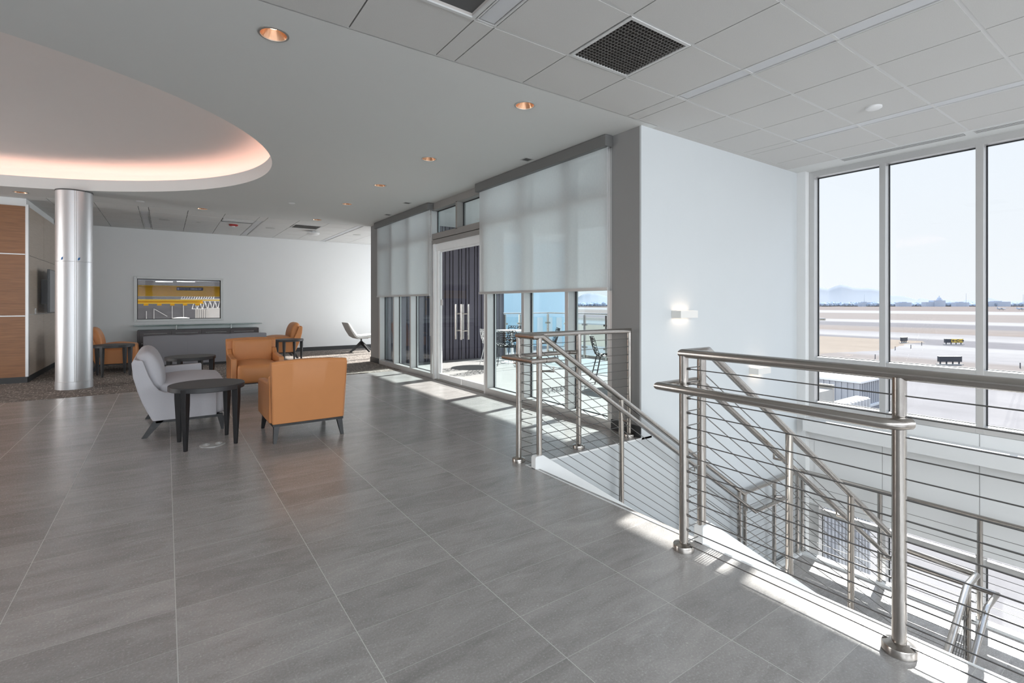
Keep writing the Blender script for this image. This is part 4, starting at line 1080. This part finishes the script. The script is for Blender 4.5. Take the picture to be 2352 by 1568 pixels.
def swivel():
    t = thing('lounge_chair', 'white swivel lounge chair with black star base near the far wall', 'chair', (4.37, 13.42, .003), 0)
    prof = [(-.46, .80), (-.42, .805), (-.30, .60), (-.20, .46), (-.12, .425), (.05, .43), (.36, .455), (.40, .44), (.38, .405), (.06, .37), (-.16, .36), (-.26, .42), (-.36, .58)]
    bm = B(); prism(bm, prof, -.27, .27, 'y'); new_obj('seat_shell', bm, M['seatgrey'], t, bevel=.02, seg=3)
    bm = B(); prism(bm, [(-.425, .79), (-.405, .80), (-.28, .605), (-.185, .478), (-.11, .448), (.05, .452), (.35, .475), (.355, .46), (.05, .435), (-.12, .43), (-.205, .465), (-.31, .60)], -.255, .255, 'y'); new_obj('seat_pad', bm, M['seatwhite'], t, bevel=.006, seg=2)
    bm = B(); tube(bm, [(0, 0, .22), (0, 0, .375)], .022, 12); box(bm, -.10, .16, -.09, .09, .352, .372); new_obj('pedestal', bm, M['blackpl'], t)
    for a in (.35, .35 + PI / 2, .35 + PI, .35 + 1.5 * PI):
        bm = B(); c, s = math.cos(a), math.sin(a); w = .02
        def P(r, q, z): return bm.verts.new((c * r - s * q, s * r + c * q, z))
        f = [P(0, -w, .30), P(0, w, .30), P(0, w, .20), P(0, -w, .20)]; g = [P(.36, -w * .7, .03), P(.36, w * .7, .03), P(.33, w * .7, 0), P(.33, -w * .7, 0)]
        bm.faces.new(f); bm.faces.new(g[::-1])
        for i in range(4): j = (i + 1) % 4; bm.faces.new((f[i], f[j], g[j], g[i]))
        new_obj('leg', bm, M['blackwood'], t)
swivel()
# floor outlet
t = thing('floor_outlet', 'oval brushed metal floor outlet cover in the tile under the near side table', 'outlet', (.355, 5.365, 0))
bm = B(); lathe(bm, [(.105, .0), (.105, .004), (.098, .006), (0, .006)], n=36); new_obj('cover', bm, M['greypl'], t, smooth=True)
for sx in (-.05, .05):
    bm = B(); lathe(bm, [(.03, .006), (.03, .009), (.024, .009), (.024, .0061)], sx, 0, 20); new_obj('lid', bm, M['alu'], t, smooth=True)

# ================================================================== BALCONY
def balcony():
    X0, X1, Y0, Y1 = XG + .155, 8.45, 3.42, 10.3
    struct(boxobj('floor', X0, X1, Y0, Y1 + .0, -.28, -.015, M['paver']))
    c = boxobj('canopy_roof', X0, 8.25, Y0 + .45, Y1, 3.10, 3.35, M['canopy']); tag(c, 'flat canopy roof over the balcony outside the glass wall', 'roof')
    # metal clad volume north of the balcony
    t = thing('metal_siding_wall', 'purple grey ribbed metal wall across the balcony behind the glass door', 'wall', (0, 0, 0))
    bm = B(); box(bm, X0, 6.93, Y1 + .05, 10.85, -.28, 3.9); new_obj('backing', bm, M['purplemetal'], t)
    bm = B(); pts = [(X0, Y1 + .05)]; x_ = X0; i = 0
    while x_ < 6.86:
        w = (.05, .09, .06, .13)[i % 4]; pts += [(x_ + .004, Y1 + .012), (x_ + w - .004, Y1 + .012), (x_ + w, Y1 + .045), (x_ + w + .022, Y1 + .045)]; x_ += w + .026; i += 1
    pts += [(6.93, Y1 + .045), (6.93, Y1 + .05)]
    prism(bm, pts, -.01, 3.10, 'z'); new_obj('ribbed_sheet', bm, M['purplemetal'], t)
    # glass guard: posts, glass panels, rail
    t = thing('glass_guardrail', 'glass balcony guardrail with steel posts and slim top rail', 'railing', (0, 0, 0))
    XP = 8.38; posts = [(6.99, Y1), (7.45, Y1), (XP, Y1)] + [(XP, y) for y in (9.55, 8.88, 8.15, 7.4, 6.65, 5.9, 5.15, 4.4, 3.62, 3.5)]
    posts = posts[:-1]
    for x_, y_ in posts:
        bm = B(); box(bm, x_ - .018, x_ + .018, y_ - .025, y_ + .025, -.015, 1.03); tube(bm, [(x_, y_, 1.02), (x_, y_, 1.055)], .008, 8); new_obj('post', bm, M['steel'], t)
    for (xa, ya), (xb, yb) in zip(posts, posts[1:]):
        d = Vector((xb - xa, yb - ya, 0)).normalized() * .045
        bm = B()
        if abs(ya - yb) < .01: box(bm, xa + d.x, xb - d.x, ya - .006, ya + .006, .06, .97)
        else: box(bm, xa - .006, xa + .006, yb - d.y, ya + d.y, .06, .97)
        new_obj('glass_panel', bm, M['glassblue'], t)
    bm = B()
    for (xa, ya), (xb, yb) in zip(posts, posts[1:]):
        d = Vector((xb - xa, yb - ya, 0)).normalized()
        for z in (.25, .80):
            for p, s in (((xa, ya), 1), ((xb, yb), -1)):
                q = (p[0] + s * d.x * .045, p[1] + s * d.y * .045); box(bm, q[0] - .028, q[0] + .028, q[1] - .028, q[1] + .028, z - .022, z + .022)
    new_obj('glass_clamp', bm, M['steel'], t)
    bm = B(); tube(bm, [(6.93, Y1, 1.065), (XP, Y1, 1.065), (XP, 3.50, 1.065)], .018, 12); new_obj('top_rail', bm, M['steel'], t, smooth=True)
    struct(boxobj('trim_3', 8.45, 8.50, 3.42, 10.35, -.30, .05, M['aludark']))
balcony()

def lattice_chair(mat, label, loc, rz):
    t = thing('lattice_chair', label, 'chair', loc, rz, 'lattice backed balcony chairs')
    rnd = random.Random(3)
    # jittered net, bent from seat into back; front is +x
    bm = B(); nu, nv = 7, 13; V = {}
    path = [(.24, .44), (.10, .445), (-.02, .44), (-.12, .44), (-.17, .47), (-.20, .54), (-.225, .62), (-.245, .70), (-.26, .77)]
    def at(f):
        f *= len(path) - 1; i = min(int(f), len(path) - 2); q = f - i
        return (path[i][0] * (1 - q) + path[i + 1][0] * q, path[i][1] * (1 - q) + path[i + 1][1] * q)
    for i in range(nu + 1):
        for j in range(nv + 1):
            ju = rnd.uniform(-.3, .3) if 0 < i < nu else 0; jv = rnd.uniform(-.3, .3) if 0 < j < nv else 0
            f = (j + jv) / nv; x_, z_ = at(f); w = .22 * (1 - .25 * (f > .9) * (f - .9) * 10 * .4)
            y_ = ((i + ju) / nu * 2 - 1) * w; cup = .03 * (y_ / .22) ** 2
            V[i, j] = bm.verts.new((x_ + cup * (f > .5), y_, z_ + cup * .5))
    for i in range(nu):
        for j in range(nv):
            q = (V[i, j], V[i + 1, j], V[i + 1, j + 1], V[i, j + 1])
            r = rnd.random()
            if r < .35: bm.faces.new((q[0], q[1], q[2])); bm.faces.new((q[0], q[2], q[3]))
            elif r < .7: bm.faces.new((q[0], q[1], q[3])); bm.faces.new((q[1], q[2], q[3]))
            else: bm.faces.new(q)
    o = new_obj('lattice_seat', bm, mat, t); md = o.modifiers.new('w', 'WIREFRAME'); md.thickness = .012; md.use_boundary = True
    for sy in (-1, 1):
        for a, b in (((.17, .44), (.24, 0)), ((-.12, .44), (-.22, 0))):
            bm = B(); tube(bm, [(a[0], sy * .17, a[1]), (b[0], sy * .22, b[1])], .011, 8, .008); new_obj('leg', bm, mat, t, smooth=True)
    bm = B(); tube(bm, [(.17, -.17, .432), (.17, .17, .432)], .009, 8); tube(bm, [(-.12, -.17, .432), (-.12, .17, .432)], .009, 8); new_obj('seat_frame', bm, mat, t)
    return t
ZB = -.015
lc = lattice_chair(M['lattice'], 'black lattice balcony chair seen from behind, left of the near stair post', (5.78, 8.45, ZB), math.radians(50))
clone(lc, (6.95, 9.72, ZB), math.radians(235), 'black lattice balcony chair on the far side of the white round table')
clone(lc, (7.00, 8.60, ZB), math.radians(150), 'black lattice balcony chair at the right of the white round table')
clone(lc, (6.10, 5.95, ZB), math.radians(-35), 'black lattice balcony chair seen from the side next to the grey pier')
lattice_chair(M['latticew'], 'pale sunlit lattice balcony chair at the right edge of the glass door', (5.86, 9.05, ZB), math.radians(10))
def btable(label, loc, R=.42):
    t = thing('balcony_table', label, 'table', loc, 0, 'round white balcony tables')
    bm = B(); lathe(bm, [(0, .70), (R, .70), (R, .725), (0, .725)], n=40); new_obj('tabletop', bm, M['whitepl'], t, smooth=True)
    bm = B(); tube(bm, [(0, 0, .02), (0, 0, .70)], .03, 12); new_obj('pedestal', bm, M['latticew'], t, smooth=True)
    bm = B(); lathe(bm, [(0, 0), (.25, 0), (.25, .012), (.03, .03), (0, .03)], n=32); new_obj('foot', bm, M['latticew'], t, smooth=True)
btable('round white balcony table behind the black lattice chairs', (6.38, 9.12, ZB))
btable('round white balcony table behind the grey pier', (6.62, 5.42, ZB), .45)

# ================================================================== OUTSIDE
def outside():
    bm = B(); z = -4.0
    quad(bm, (-3000, -3000, z), (9000, -3000, z), (9000, 9000, z), (-3000, 9000, z)); g = new_obj('floor', bm, M['ground']); struct(g)
    # ribbed equipment enclosure by the apron
    t = thing('ribbed_enclosure', 'grey ribbed metal enclosure on the apron below the left window', 'enclosure', (0, 0, 0))
    def at(px, d): r = (px - 1176) / 1136 * d; s, c = math.sin(math.radians(34.99)), math.cos(math.radians(34.99)); return d * s + r * c, d * c - r * s
    xa, ya = at(1975, 25); x0 = xa - .2
    bm = B(); box(bm, xa, xa + 3.5, ya, ya + 6, -4, -2.72); new_obj('body', bm, M['siding'], t)
    bm = B()
    y_ = ya
    while y_ < ya + 6: box(bm, xa - .05, xa, y_, y_ + .09, -3.9, -2.75); y_ += .28
    x_ = xa
    while x_ < xa + 3.5: box(bm, x_, x_ + .09, ya - .05, ya, -3.9, -2.75); x_ += .28
    new_obj('ribs', bm, M['siding'], t)
    bm = B(); box(bm, xa - .1, xa + 3.6, ya - .1, ya + 6.1, -2.72, -2.62); new_obj('coping', bm, M['whitepl'], t)
    bm = B(); box(bm, xa - .15, xa + 3.6, ya - .15, ya + 6.1, -4.0, -3.9); new_obj('kerb', bm, M['whitepl'], t)
    # lower ribbed building beyond the ground floor windows
    t = thing('ribbed_wall', 'pale ribbed metal wall outside the ground floor windows', 'wall', (0, 0, 0))
    bm = B(); box(bm, 7.2, 10.2, 3.55, 3.75, -4, -.35); new_obj('backing', bm, M['siding'], t)
    bm = B(); x_ = 7.25
    while x_ < 10.15: box(bm, x_, x_ + .06, 3.52, 3.55, -3.95, -.36); x_ += .13
    new_obj('ribs', bm, M['siding'], t)
    # large pale building north of the balcony
    t = thing('hangar_building', 'large pale blue building beyond the balcony guardrail', 'building', (0, 0, -4), -math.radians(34.99))
    (x_, y_) = at(1318, 62); t.location = (x_, y_, -4)
    bm = B(); box(bm, -17, 0, 0, 14, 0, 13); new_obj('block', bm, M['paleblue'], t)
    bm = B()
    for q in (-4.6, -3.4, -2.2): box(bm, q, q + .7, -.06, 0, 0, 3.6)
    new_obj('door', bm, M['whitepl'], t)
    bm = B(); box(bm, -17.1, .1, -.1, 14.1, 13, 13.3); new_obj('roof', bm, M['whitepl'], t)
    # airfield signs
    def sign(px, y, w, h, label, yellow=False, rot=None):
        d = 1136 * 5.31 / (y - 697); x_, y2 = at(px, d)
        a = -math.radians(34.99) + (rot or 0)
        t = thing('airfield_sign', label, 'sign', (x_, y2, -4), a)
        bm = B(); box(bm, -w / 2, w / 2, -.12, .12, .25, .25 + h); new_obj('sign_box', bm, M['signback'], t)
        bm = B()
        for q in (-.42, -.14, .14, .42): box(bm, w * q - .04, w * q + .04, -.04, .04, .06, .25)
        new_obj('foot', bm, M['signback'], t)
        bm = B(); box(bm, -w * .52, w * .52, -.25, .25, 0, .06); new_obj('pad', bm, M['paver'], t)
        if yellow:
            bm = B(); box(bm, -w * .17, w / 2 - .03, -.135, -.121, .28, .22 + h); f = new_obj('yellow_face', bm, M['signyellow'], t)
            bm = B()
            def stroke(x0, z0, x1, z1, wd=.045):
                dx, dz = x1 - x0, z1 - z0; L_ = math.hypot(dx, dz); nx, nz = -dz / L_ * wd, dx / L_ * wd
                prism(bm, [(x0 + nx, z0 + nz), (x1 + nx, z1 + nz), (x1 - nx, z1 - nz), (x0 - nx, z0 - nz)], -.142, -.135, 'y')
            zc = .25 + h / 2; u = h * .28
            def arrow(cx, s):
                stroke(cx - s * .3, zc, cx + s * .3, zc); stroke(cx + s * .3, zc, cx + s * .1, zc + u * .8); stroke(cx + s * .3, zc, cx + s * .1, zc - u * .8)
            arrow(w * .0, -1); arrow(w * .40, 1)
            cc = w * .2
            pc = [(cc + .16, zc + u * .7), (cc, zc + u), (cc - .17, zc + u * .5), (cc - .17, zc - u * .5), (cc, zc - u), (cc + .16, zc - u * .7)]
            for (a0, b0), (a1, b1) in zip(pc, pc[1:]): stroke(a0, b0, a1, b1)
            new_obj('lettering', bm, M['signblack'], f)
        return t
    sign(2181, 837, 1.95, .48, 'dark backed airfield sign nearest the windows')
    sign(2190, 791, 2.3, .50, 'yellow and black airfield sign with two arrows', True)
    sign(2076, 787, 1.45, .50, 'small dark airfield sign left of the yellow one', False, .5)
    # edge markers
    k = 0
    for px, y, col in ((2010, 824, 'w'), (2056, 804, 'w'), (2092, 800, 'w'), (2343, 845, 'o'), (2117, 793, 'w')):
        d = 1136 * 5.31 / (y - 697); x_, y2 = at(px, d)
        bm = B(); tube(bm, [(x_, y2, -4), (x_, y2, -3.55)], .035, 6); o = new_obj('edge_marker', bm, M['signback'])
        tag(o, ('thin taxiway edge marker post below the horizon near the dark sign', 'taxiway edge marker post left of the small dark sign', 'taxiway edge marker post under the small dark sign', 'taxiway edge marker post at the right edge of the picture', 'taxiway edge marker post between the two farther signs')[k], 'marker'); k += 1
    # tree line on the horizon
    bm = B(); rnd = random.Random(11)
    for i in range(420):
        px = 1120 + i * (2500 - 1120) / 420; d = rnd.uniform(900, 1010); x_, y_ = at(px, d); h = rnd.uniform(5.0, 8.6); w = rnd.uniform(4, 9)
        mt = Matrix.Translation((x_, y_, -4 + h * .45)) @ Matrix.Diagonal((w, w, h * .62, 1)); bmesh.ops.create_icosphere(bm, subdivisions=1, radius=1, matrix=mt)
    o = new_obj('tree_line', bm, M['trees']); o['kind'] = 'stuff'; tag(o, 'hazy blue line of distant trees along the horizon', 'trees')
    # domed building and its neighbours
    t = thing('domed_building', 'distant domed building on the horizon in the middle window', 'building', (0, 0, 0))
    x_, y_ = at(2152, 890); s, c = math.sin(math.radians(35)), math.cos(math.radians(35))
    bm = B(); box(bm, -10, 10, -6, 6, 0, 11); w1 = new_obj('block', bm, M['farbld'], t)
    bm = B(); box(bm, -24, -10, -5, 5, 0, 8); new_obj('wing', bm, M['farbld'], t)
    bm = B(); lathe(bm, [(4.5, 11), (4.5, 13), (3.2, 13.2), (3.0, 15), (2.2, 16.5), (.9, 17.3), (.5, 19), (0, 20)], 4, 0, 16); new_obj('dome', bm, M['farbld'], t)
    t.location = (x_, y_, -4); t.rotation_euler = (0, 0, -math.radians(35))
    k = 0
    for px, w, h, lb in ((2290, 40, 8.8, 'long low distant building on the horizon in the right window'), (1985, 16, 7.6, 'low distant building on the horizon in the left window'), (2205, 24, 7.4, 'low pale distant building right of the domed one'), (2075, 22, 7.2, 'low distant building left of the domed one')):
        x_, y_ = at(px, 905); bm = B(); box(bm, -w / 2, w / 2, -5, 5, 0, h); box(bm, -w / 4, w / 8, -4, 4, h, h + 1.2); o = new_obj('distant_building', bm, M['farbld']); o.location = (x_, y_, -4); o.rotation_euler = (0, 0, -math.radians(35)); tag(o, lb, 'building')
    for px, h, lb in ((1985, 22, 'thin mast on the horizon in the left window'), (2219, 24, 'thin mast right of the domed building'), (2350, 22, 'thin mast at the right edge of the picture')):
        x_, y_ = at(px, 900); bm = B(); tube(bm, [(x_, y_, -4), (x_, y_, h - 4)], .35, 6, .2); tag(new_obj('mast', bm, M['farbld']), lb, 'mast')
    # small parked aircraft, far
    for px, lb in ((2300, 'tiny parked light aircraft in the right window'), (2345, 'tiny dark parked vehicle group at the right edge')):
        d = 1136 * 5.31 / 15.5; x_, y_ = at(px, d)
        t = thing('parked_aircraft', lb, 'aircraft', (x_, y_, -4), -math.radians(35))
        bm = B(); tube(bm, [(-3.2, 0, 1.4), (-1, 0, 1.2), (2, 0, 1.2), (3, 0, 1.1)], .55, 10, .35); new_obj('fuselage', bm, M['farbld'] if px > 2320 else M['siding'], t, smooth=True)
        bm = B(); box(bm, -.6, .8, -5, 5, 1.7, 1.85); new_obj('wing', bm, M['farbld'], t)
        bm = B(); prism(bm, [(-3.2, 1.4), (-2.3, 1.4), (-3.1, 2.7), (-3.6, 2.7)], -.06, .06, 'y'); new_obj('tail_fin', bm, M['farbld'], t)
        bm = B()
        for q in ((1.5, 0), (-.4, 1.1), (-.4, -1.1)): tube(bm, [(q[0], q[1], 0), (q[0], q[1] * .7, 1.0)], .08, 6)
        new_obj('landing_gear', bm, M['signback'], t)
    # mountains
    def ridge(pts, d0, name, label, depth=1400):
        bm = B(); rnd = random.Random(5); rows = []
        fr = []
        n = 160; pxs = [pts[0][0] + (pts[-1][0] - pts[0][0]) * i / n for i in range(n + 1)]
        def hh(px):
            for (a, ya), (b, yb) in zip(pts, pts[1:]):
                if a <= px <= b: return ya + (yb - ya) * (px - a) / (b - a)
            return pts[-1][1]
        hs = [(697 - hh(px)) * d0 / 1136 for px in pxs]
        for f, dd in ((0, -.55), (.45, -.25), (.8, -.08), (1, 0), (.5, .4), (0, .9)):
            r = []
            for px, h in zip(pxs, hs):
                x_, y_ = at(px, d0 + dd * depth); r.append(bm.verts.new((x_, y_, -6 + (h + 7) * f)))
            rows.append(r)
        for a, b in zip(rows, rows[1:]):
            for i in range(n): bm.faces.new((a[i], a[i + 1], b[i + 1], b[i]))
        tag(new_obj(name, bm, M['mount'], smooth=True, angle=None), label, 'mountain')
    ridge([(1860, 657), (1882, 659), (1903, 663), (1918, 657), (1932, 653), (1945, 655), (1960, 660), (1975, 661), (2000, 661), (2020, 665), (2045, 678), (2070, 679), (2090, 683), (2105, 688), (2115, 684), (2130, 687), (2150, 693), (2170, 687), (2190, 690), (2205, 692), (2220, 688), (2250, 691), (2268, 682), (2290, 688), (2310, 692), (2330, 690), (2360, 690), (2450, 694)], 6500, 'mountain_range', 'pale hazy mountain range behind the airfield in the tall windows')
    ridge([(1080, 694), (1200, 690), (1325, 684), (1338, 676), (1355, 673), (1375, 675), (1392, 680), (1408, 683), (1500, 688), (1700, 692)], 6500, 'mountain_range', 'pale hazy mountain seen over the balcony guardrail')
outside()

# ------------------------------------------------------------------ hangar beyond the far wall
def hangar():
    # shell: floor, back wall, roof; the east side is an open door
    bm = B(); box(bm, -22, 9, 50, 50.3, -4, 9); struct(new_obj('wall_far', bm, M['hangarwall']))
    bm = B(); box(bm, -22, -21.7, 14.7, 50, -4, 9); struct(new_obj('wall_left', bm, M['hangarwall']))
    bm = B(); box(bm, -22, 9, 14.7, 50.3, 6.2, 6.4); struct(new_obj('ceiling', bm, M['hangarwhite']))
    bm = B(); box(bm, -22, 16, 14.7, 50.3, -4.05, -3.98); struct(new_obj('floor', bm, M['paver']))
    def at(px, d): r = (px - 1176) / 1136 * d; s, c = math.sin(math.radians(34.99)), math.cos(math.radians(34.99)); return d * s + r * c, d * c - r * s
    bm = B(); box(bm, 9, 9.3, 14.7, 27, -4, 6.2); struct(new_obj('wall_right', bm, M['hangarwhite']))
    t = thing('crane_girder', 'dark yellow crane girder with a black capacity sign, seen through the hangar window', 'crane', (0, 24, 0))
    bm = B(); box(bm, -8, 8, -.25, .25, 1.60, 1.64); box(bm, -8, 8, -.25, .25, 1.98, 2.02); box(bm, -8, 8, -.12, .12, 1.64, 1.98); box(bm, -8, 8, -.14, .14, 1.80, 1.815); new_obj('beam', bm, M['yellow'], t)
    for q in (-7.9, 7.9):
        bm = B(); box(bm, q - .12, q + .12, -.15, .15, -3.98, 1.60); new_obj('support_column', bm, M['yellow'], t)
    xs = .80
    bm = B(); box(bm, xs - .45, xs + .45, -.15, -.125, 1.84, 1.965); sg = new_obj('capacity_sign', bm, M['signblack'], t)
    def text(body, size, x_, z_, par, mat, y_, sx=1):
        cu = bpy.data.curves.new('t', 'FONT'); cu.body = body; cu.size = size; cu.extrude = .002
        ob = bpy.data.objects.new('t', cu); COL.objects.link(ob); bpy.context.view_layer.update()
        me = bpy.data.meshes.new_from_object(ob); bpy.data.objects.remove(ob)
        me.transform(Matrix.Diagonal((sx, 1, 1, 1)))
        me.materials.clear(); me.materials.append(mat)
        o = bpy.data.objects.new('lettering', me); COL.objects.link(o); o.parent = par; o.rotation_euler = (PI / 2, 0, 0); o.location = (x_, y_, z_)
    text('10,000 LBS. CAP', .095, xs + .0, 1.870, sg, M['whitepl'], -.153, .58)
    bm = B()
    for z_ in (1.925, 1.885):
        for q in range(3): box(bm, xs - .34 + q * .11, xs - .25 + q * .11, -.153, -.15, z_, z_ + .012)
    box(bm, xs - .43, xs - .36, -.153, -.15, 1.865, 1.94); new_obj('emblem', bm, M['greypl'], sg)
    t = thing('crane_girder', 'bright yellow crane girder farther back in the hangar', 'crane', (0, 34, 0))
    bm = B(); box(bm, -8, 1.8, -.3, .3, 1.30, 1.36); box(bm, -8, 1.75, -.2, .2, 1.36, 1.50); box(bm, -8, 5, -.35, -.2, 1.47, 1.54); new_obj('beam', bm, M['yellow2'], t)
    for q in (-7.8, 4.9):
        bm = B(); box(bm, q - .12, q + .12, -.45, -.2, -3.98, 1.47); new_obj('support_column', bm, M['yellow'], t)
    bm = B()
    for i in range(7): box(bm, -2.2 + i * .6, -2.0 + i * .6, -.25, .25, 1.20, 1.30)
    new_obj('trolley_block', bm, M['yellow'], t)
    # pale roof beams and lamps close behind the glass
    t = thing('roof_beam', 'pale roof beams and tube lights at the top of the hangar window', 'beam', (0, 21, 0))
    bm = B(); box(bm, -8, 8, -.1, .1, 2.10, 2.2); box(bm, -8, 8, .9, 1.1, 2.24, 2.40); box(bm, -8, 8, 2, 2.2, 2.2, 2.3); new_obj('beam', bm, M['siding'], t)
    bm = B(); box(bm, .75, 1.25, -.4, -.3, 2.16, 2.18); box(bm, -.3, .2, .4, .5, 2.08, 2.095); box(bm, .3, .8, -1.2, -1.1, 2.04, 2.05); new_obj('tube_light', bm, emit('hangar_tube', (1, 1, 1), 6), t)
    # white truss at right
    t = thing('roof_truss', 'white zigzag truss at the right of the hangar window', 'truss', (0, 40, 0))
    bm = B(); x_ = 1.45
    tube(bm, [(1.45, 0, 1.50), (6, 0, 1.50)], .03, 6); tube(bm, [(1.45, 0, .95), (6, 0, .95)], .03, 6); tube(bm, [(.8, 0, 1.62), (6, 0, 1.62)], .02, 6); tube(bm, [(.8, 0, 1.82), (6, 0, 1.82)], .02, 6)
    for i in range(11): tube(bm, [(x_, 0, .95), (x_ + .14, 0, 1.50)], .022, 5); tube(bm, [(x_ + .14, 0, 1.50), (x_ + .28, 0, .95)], .022, 5); x_ += .3
    for i in range(14): tube(bm, [(.85 + i * .14, 0, 1.62), (.93 + i * .14, 0, 1.82)], .022, 5)
    new_obj('lattice', bm, M['hangarwhite'], t)
    # partition, door and white covers on the left
    t = thing('hangar_partition', 'pale panelled partition at the lower right of the hangar window', 'partition', (0, 36, 0))
    bm = B()
    for i in range(7): box(bm, 1.48 + i * .11, 1.56 + i * .11, 0, .1, -4, 1.0 - .015 * i)
    new_obj('panel', bm, M['hangarwhite'], t)
    t = thing('hangar_partition', 'sunlit white wall at the right of the hangar window', 'partition', (0, 38, 0))
    bm = B(); box(bm, 2.2, 9, 0, .2, -4, 1.02); new_obj('panel', bm, emit('daylight_door', (1, 1, 1), 1.2) if False else M['hangarwhite'], t)
    t = thing('covered_aircraft', 'white covered shape low in the hangar window', 'aircraft', (0, 30, 0))
    bm = B(); bmesh.ops.create_icosphere(bm, subdivisions=3, radius=1, matrix=Matrix.Translation((.62, 0, .46)) @ Matrix.Diagonal((.50, .4, .17, 1)))
    new_obj('cover', bm, M['hangarwhite'], t, smooth=True, angle=None)
    bm = B(); tube(bm, [(.62, 0, .4), (.62, 0, -4)], .12, 8); new_obj('stand', bm, M['greypl'], t)
    bm = B()
    for a, b in (((-.75, .85), (.1, .25)), ((-.8, .9), (-.8, -.6)), ((.43, 1.1), (.43, -.2)), ((1.2, 1.2), (1.22, -.3)), ((-1.3, .7), (-1.3, -.6))): tube(bm, [(a[0], 49.9, a[1]), (b[0], 49.9, b[1])], .03, 6)
    tag(new_obj('wall_conduit', bm, M['hangarwhite']), 'white pipes and braces on the grey hangar back wall', 'pipe')
hangar()

# ================================================================== LIGHT
w = bpy.data.worlds.new('world'); SC.world = w; w.use_nodes = True
N, L = w.node_tree.nodes, w.node_tree.links
for n_ in list(N): N.remove(n_)
o = N.new('ShaderNodeOutputWorld'); bg = N.new('ShaderNodeBackground'); L.new(bg.outputs[0], o.inputs[0])
tc = N.new('ShaderNodeTexCoord'); sp = N.new('ShaderNodeSeparateXYZ'); L.new(tc.outputs['Generated'], sp.inputs[0])
cr = N.new('ShaderNodeValToRGB'); L.new(sp.outputs[2], cr.inputs[0])
cr.color_ramp.elements[0].position = 0; cr.color_ramp.elements[0].color = (.93, .945, .97, 1)
cr.color_ramp.elements[1].position = .9; cr.color_ramp.elements[1].color = (.55, .70, .95, 1)
e = cr.color_ramp.elements.new(.35); e.color = (.84, .895, .975, 1)
L.new(cr.outputs[0], bg.inputs[0])
mr = N.new('ShaderNodeMapRange'); mr.inputs[1].default_value = .32; mr.inputs[2].default_value = .55; mr.inputs[3].default_value = 1.1; mr.inputs[4].default_value = 2.8
L.new(sp.outputs[2], mr.inputs[0]); L.new(mr.outputs[0], bg.inputs[1])

sun = bpy.data.lights.new('sun', 'SUN'); sun.energy = 20; sun.angle = math.radians(.6); sun.color = (1, .965, .91)
so = bpy.data.objects.new('sun', sun); COL.objects.link(so)
dv = Vector((-1, -.2, -.605)); so.rotation_euler = dv.to_track_quat('-Z', 'Y').to_euler(); so.location = (30, 6, 18)

def spot(x, y, e, col=(1, .80, .62), size=100, z=ZC - .02, blend=.6):
    l = bpy.data.lights.new('downlight_beam', 'SPOT'); l.energy = e; l.color = col; l.spot_size = math.radians(size); l.spot_blend = blend; l.shadow_soft_size = .06
    ob = bpy.data.objects.new('downlight_beam', l); COL.objects.link(ob); ob.location = (x, y, z)
for x_, y_, _ in DL: spot(x_, y_, 6)

def fill_lamp(name, x, y, z, w_, h_, e, direction, col=(.92, .96, 1)):
    l = bpy.data.lights.new(name, 'AREA'); l.shape = 'RECTANGLE'; l.size = w_; l.size_y = h_; l.energy = e; l.color = col
    ob = bpy.data.objects.new(name, l); COL.objects.link(ob); ob.location = (x, y, z); ob.rotation_euler = Vector(direction).to_track_quat('-Z', 'Z').to_euler()
# fill lamps added outside the invented back and left windows and the far glazing
fill_lamp('back_fill_lamp', -.5, YB - .85, 2.2, 13, 1.9, 950, (0, 1, -1.0))
fill_lamp('left_fill_lamp', XL - .3, 9.3, 1.6, 3.6, 2.4, 330, (1, .1, 0), (1, .96, .93))
fill_lamp('far_window_fill', XW + .45, 12.7, 1.6, 3, 2.2, 150, (-1, -.1, -.35))
# ================================================================== CAMERA
cam = bpy.data.cameras.new('camera'); co = bpy.data.objects.new('camera', cam); COL.objects.link(co)
co.location = (0, 0, 1.31); co.rotation_euler = (PI / 2, 0, -math.atan((1176 - 381) / 1136))
cam.sensor_width = 36; cam.lens = 36 * 1136 / 2352; cam.shift_y = -87 / 2352; cam.clip_start = .05; cam.clip_end = 20000
SC.camera = co
SC.view_settings.view_transform = 'Standard'; SC.view_settings.look = 'None'; SC.view_settings.gamma = 1; SC.view_settings.exposure = 0
try: SC.view_settings.use_curve_mapping = False
except Exception: pass
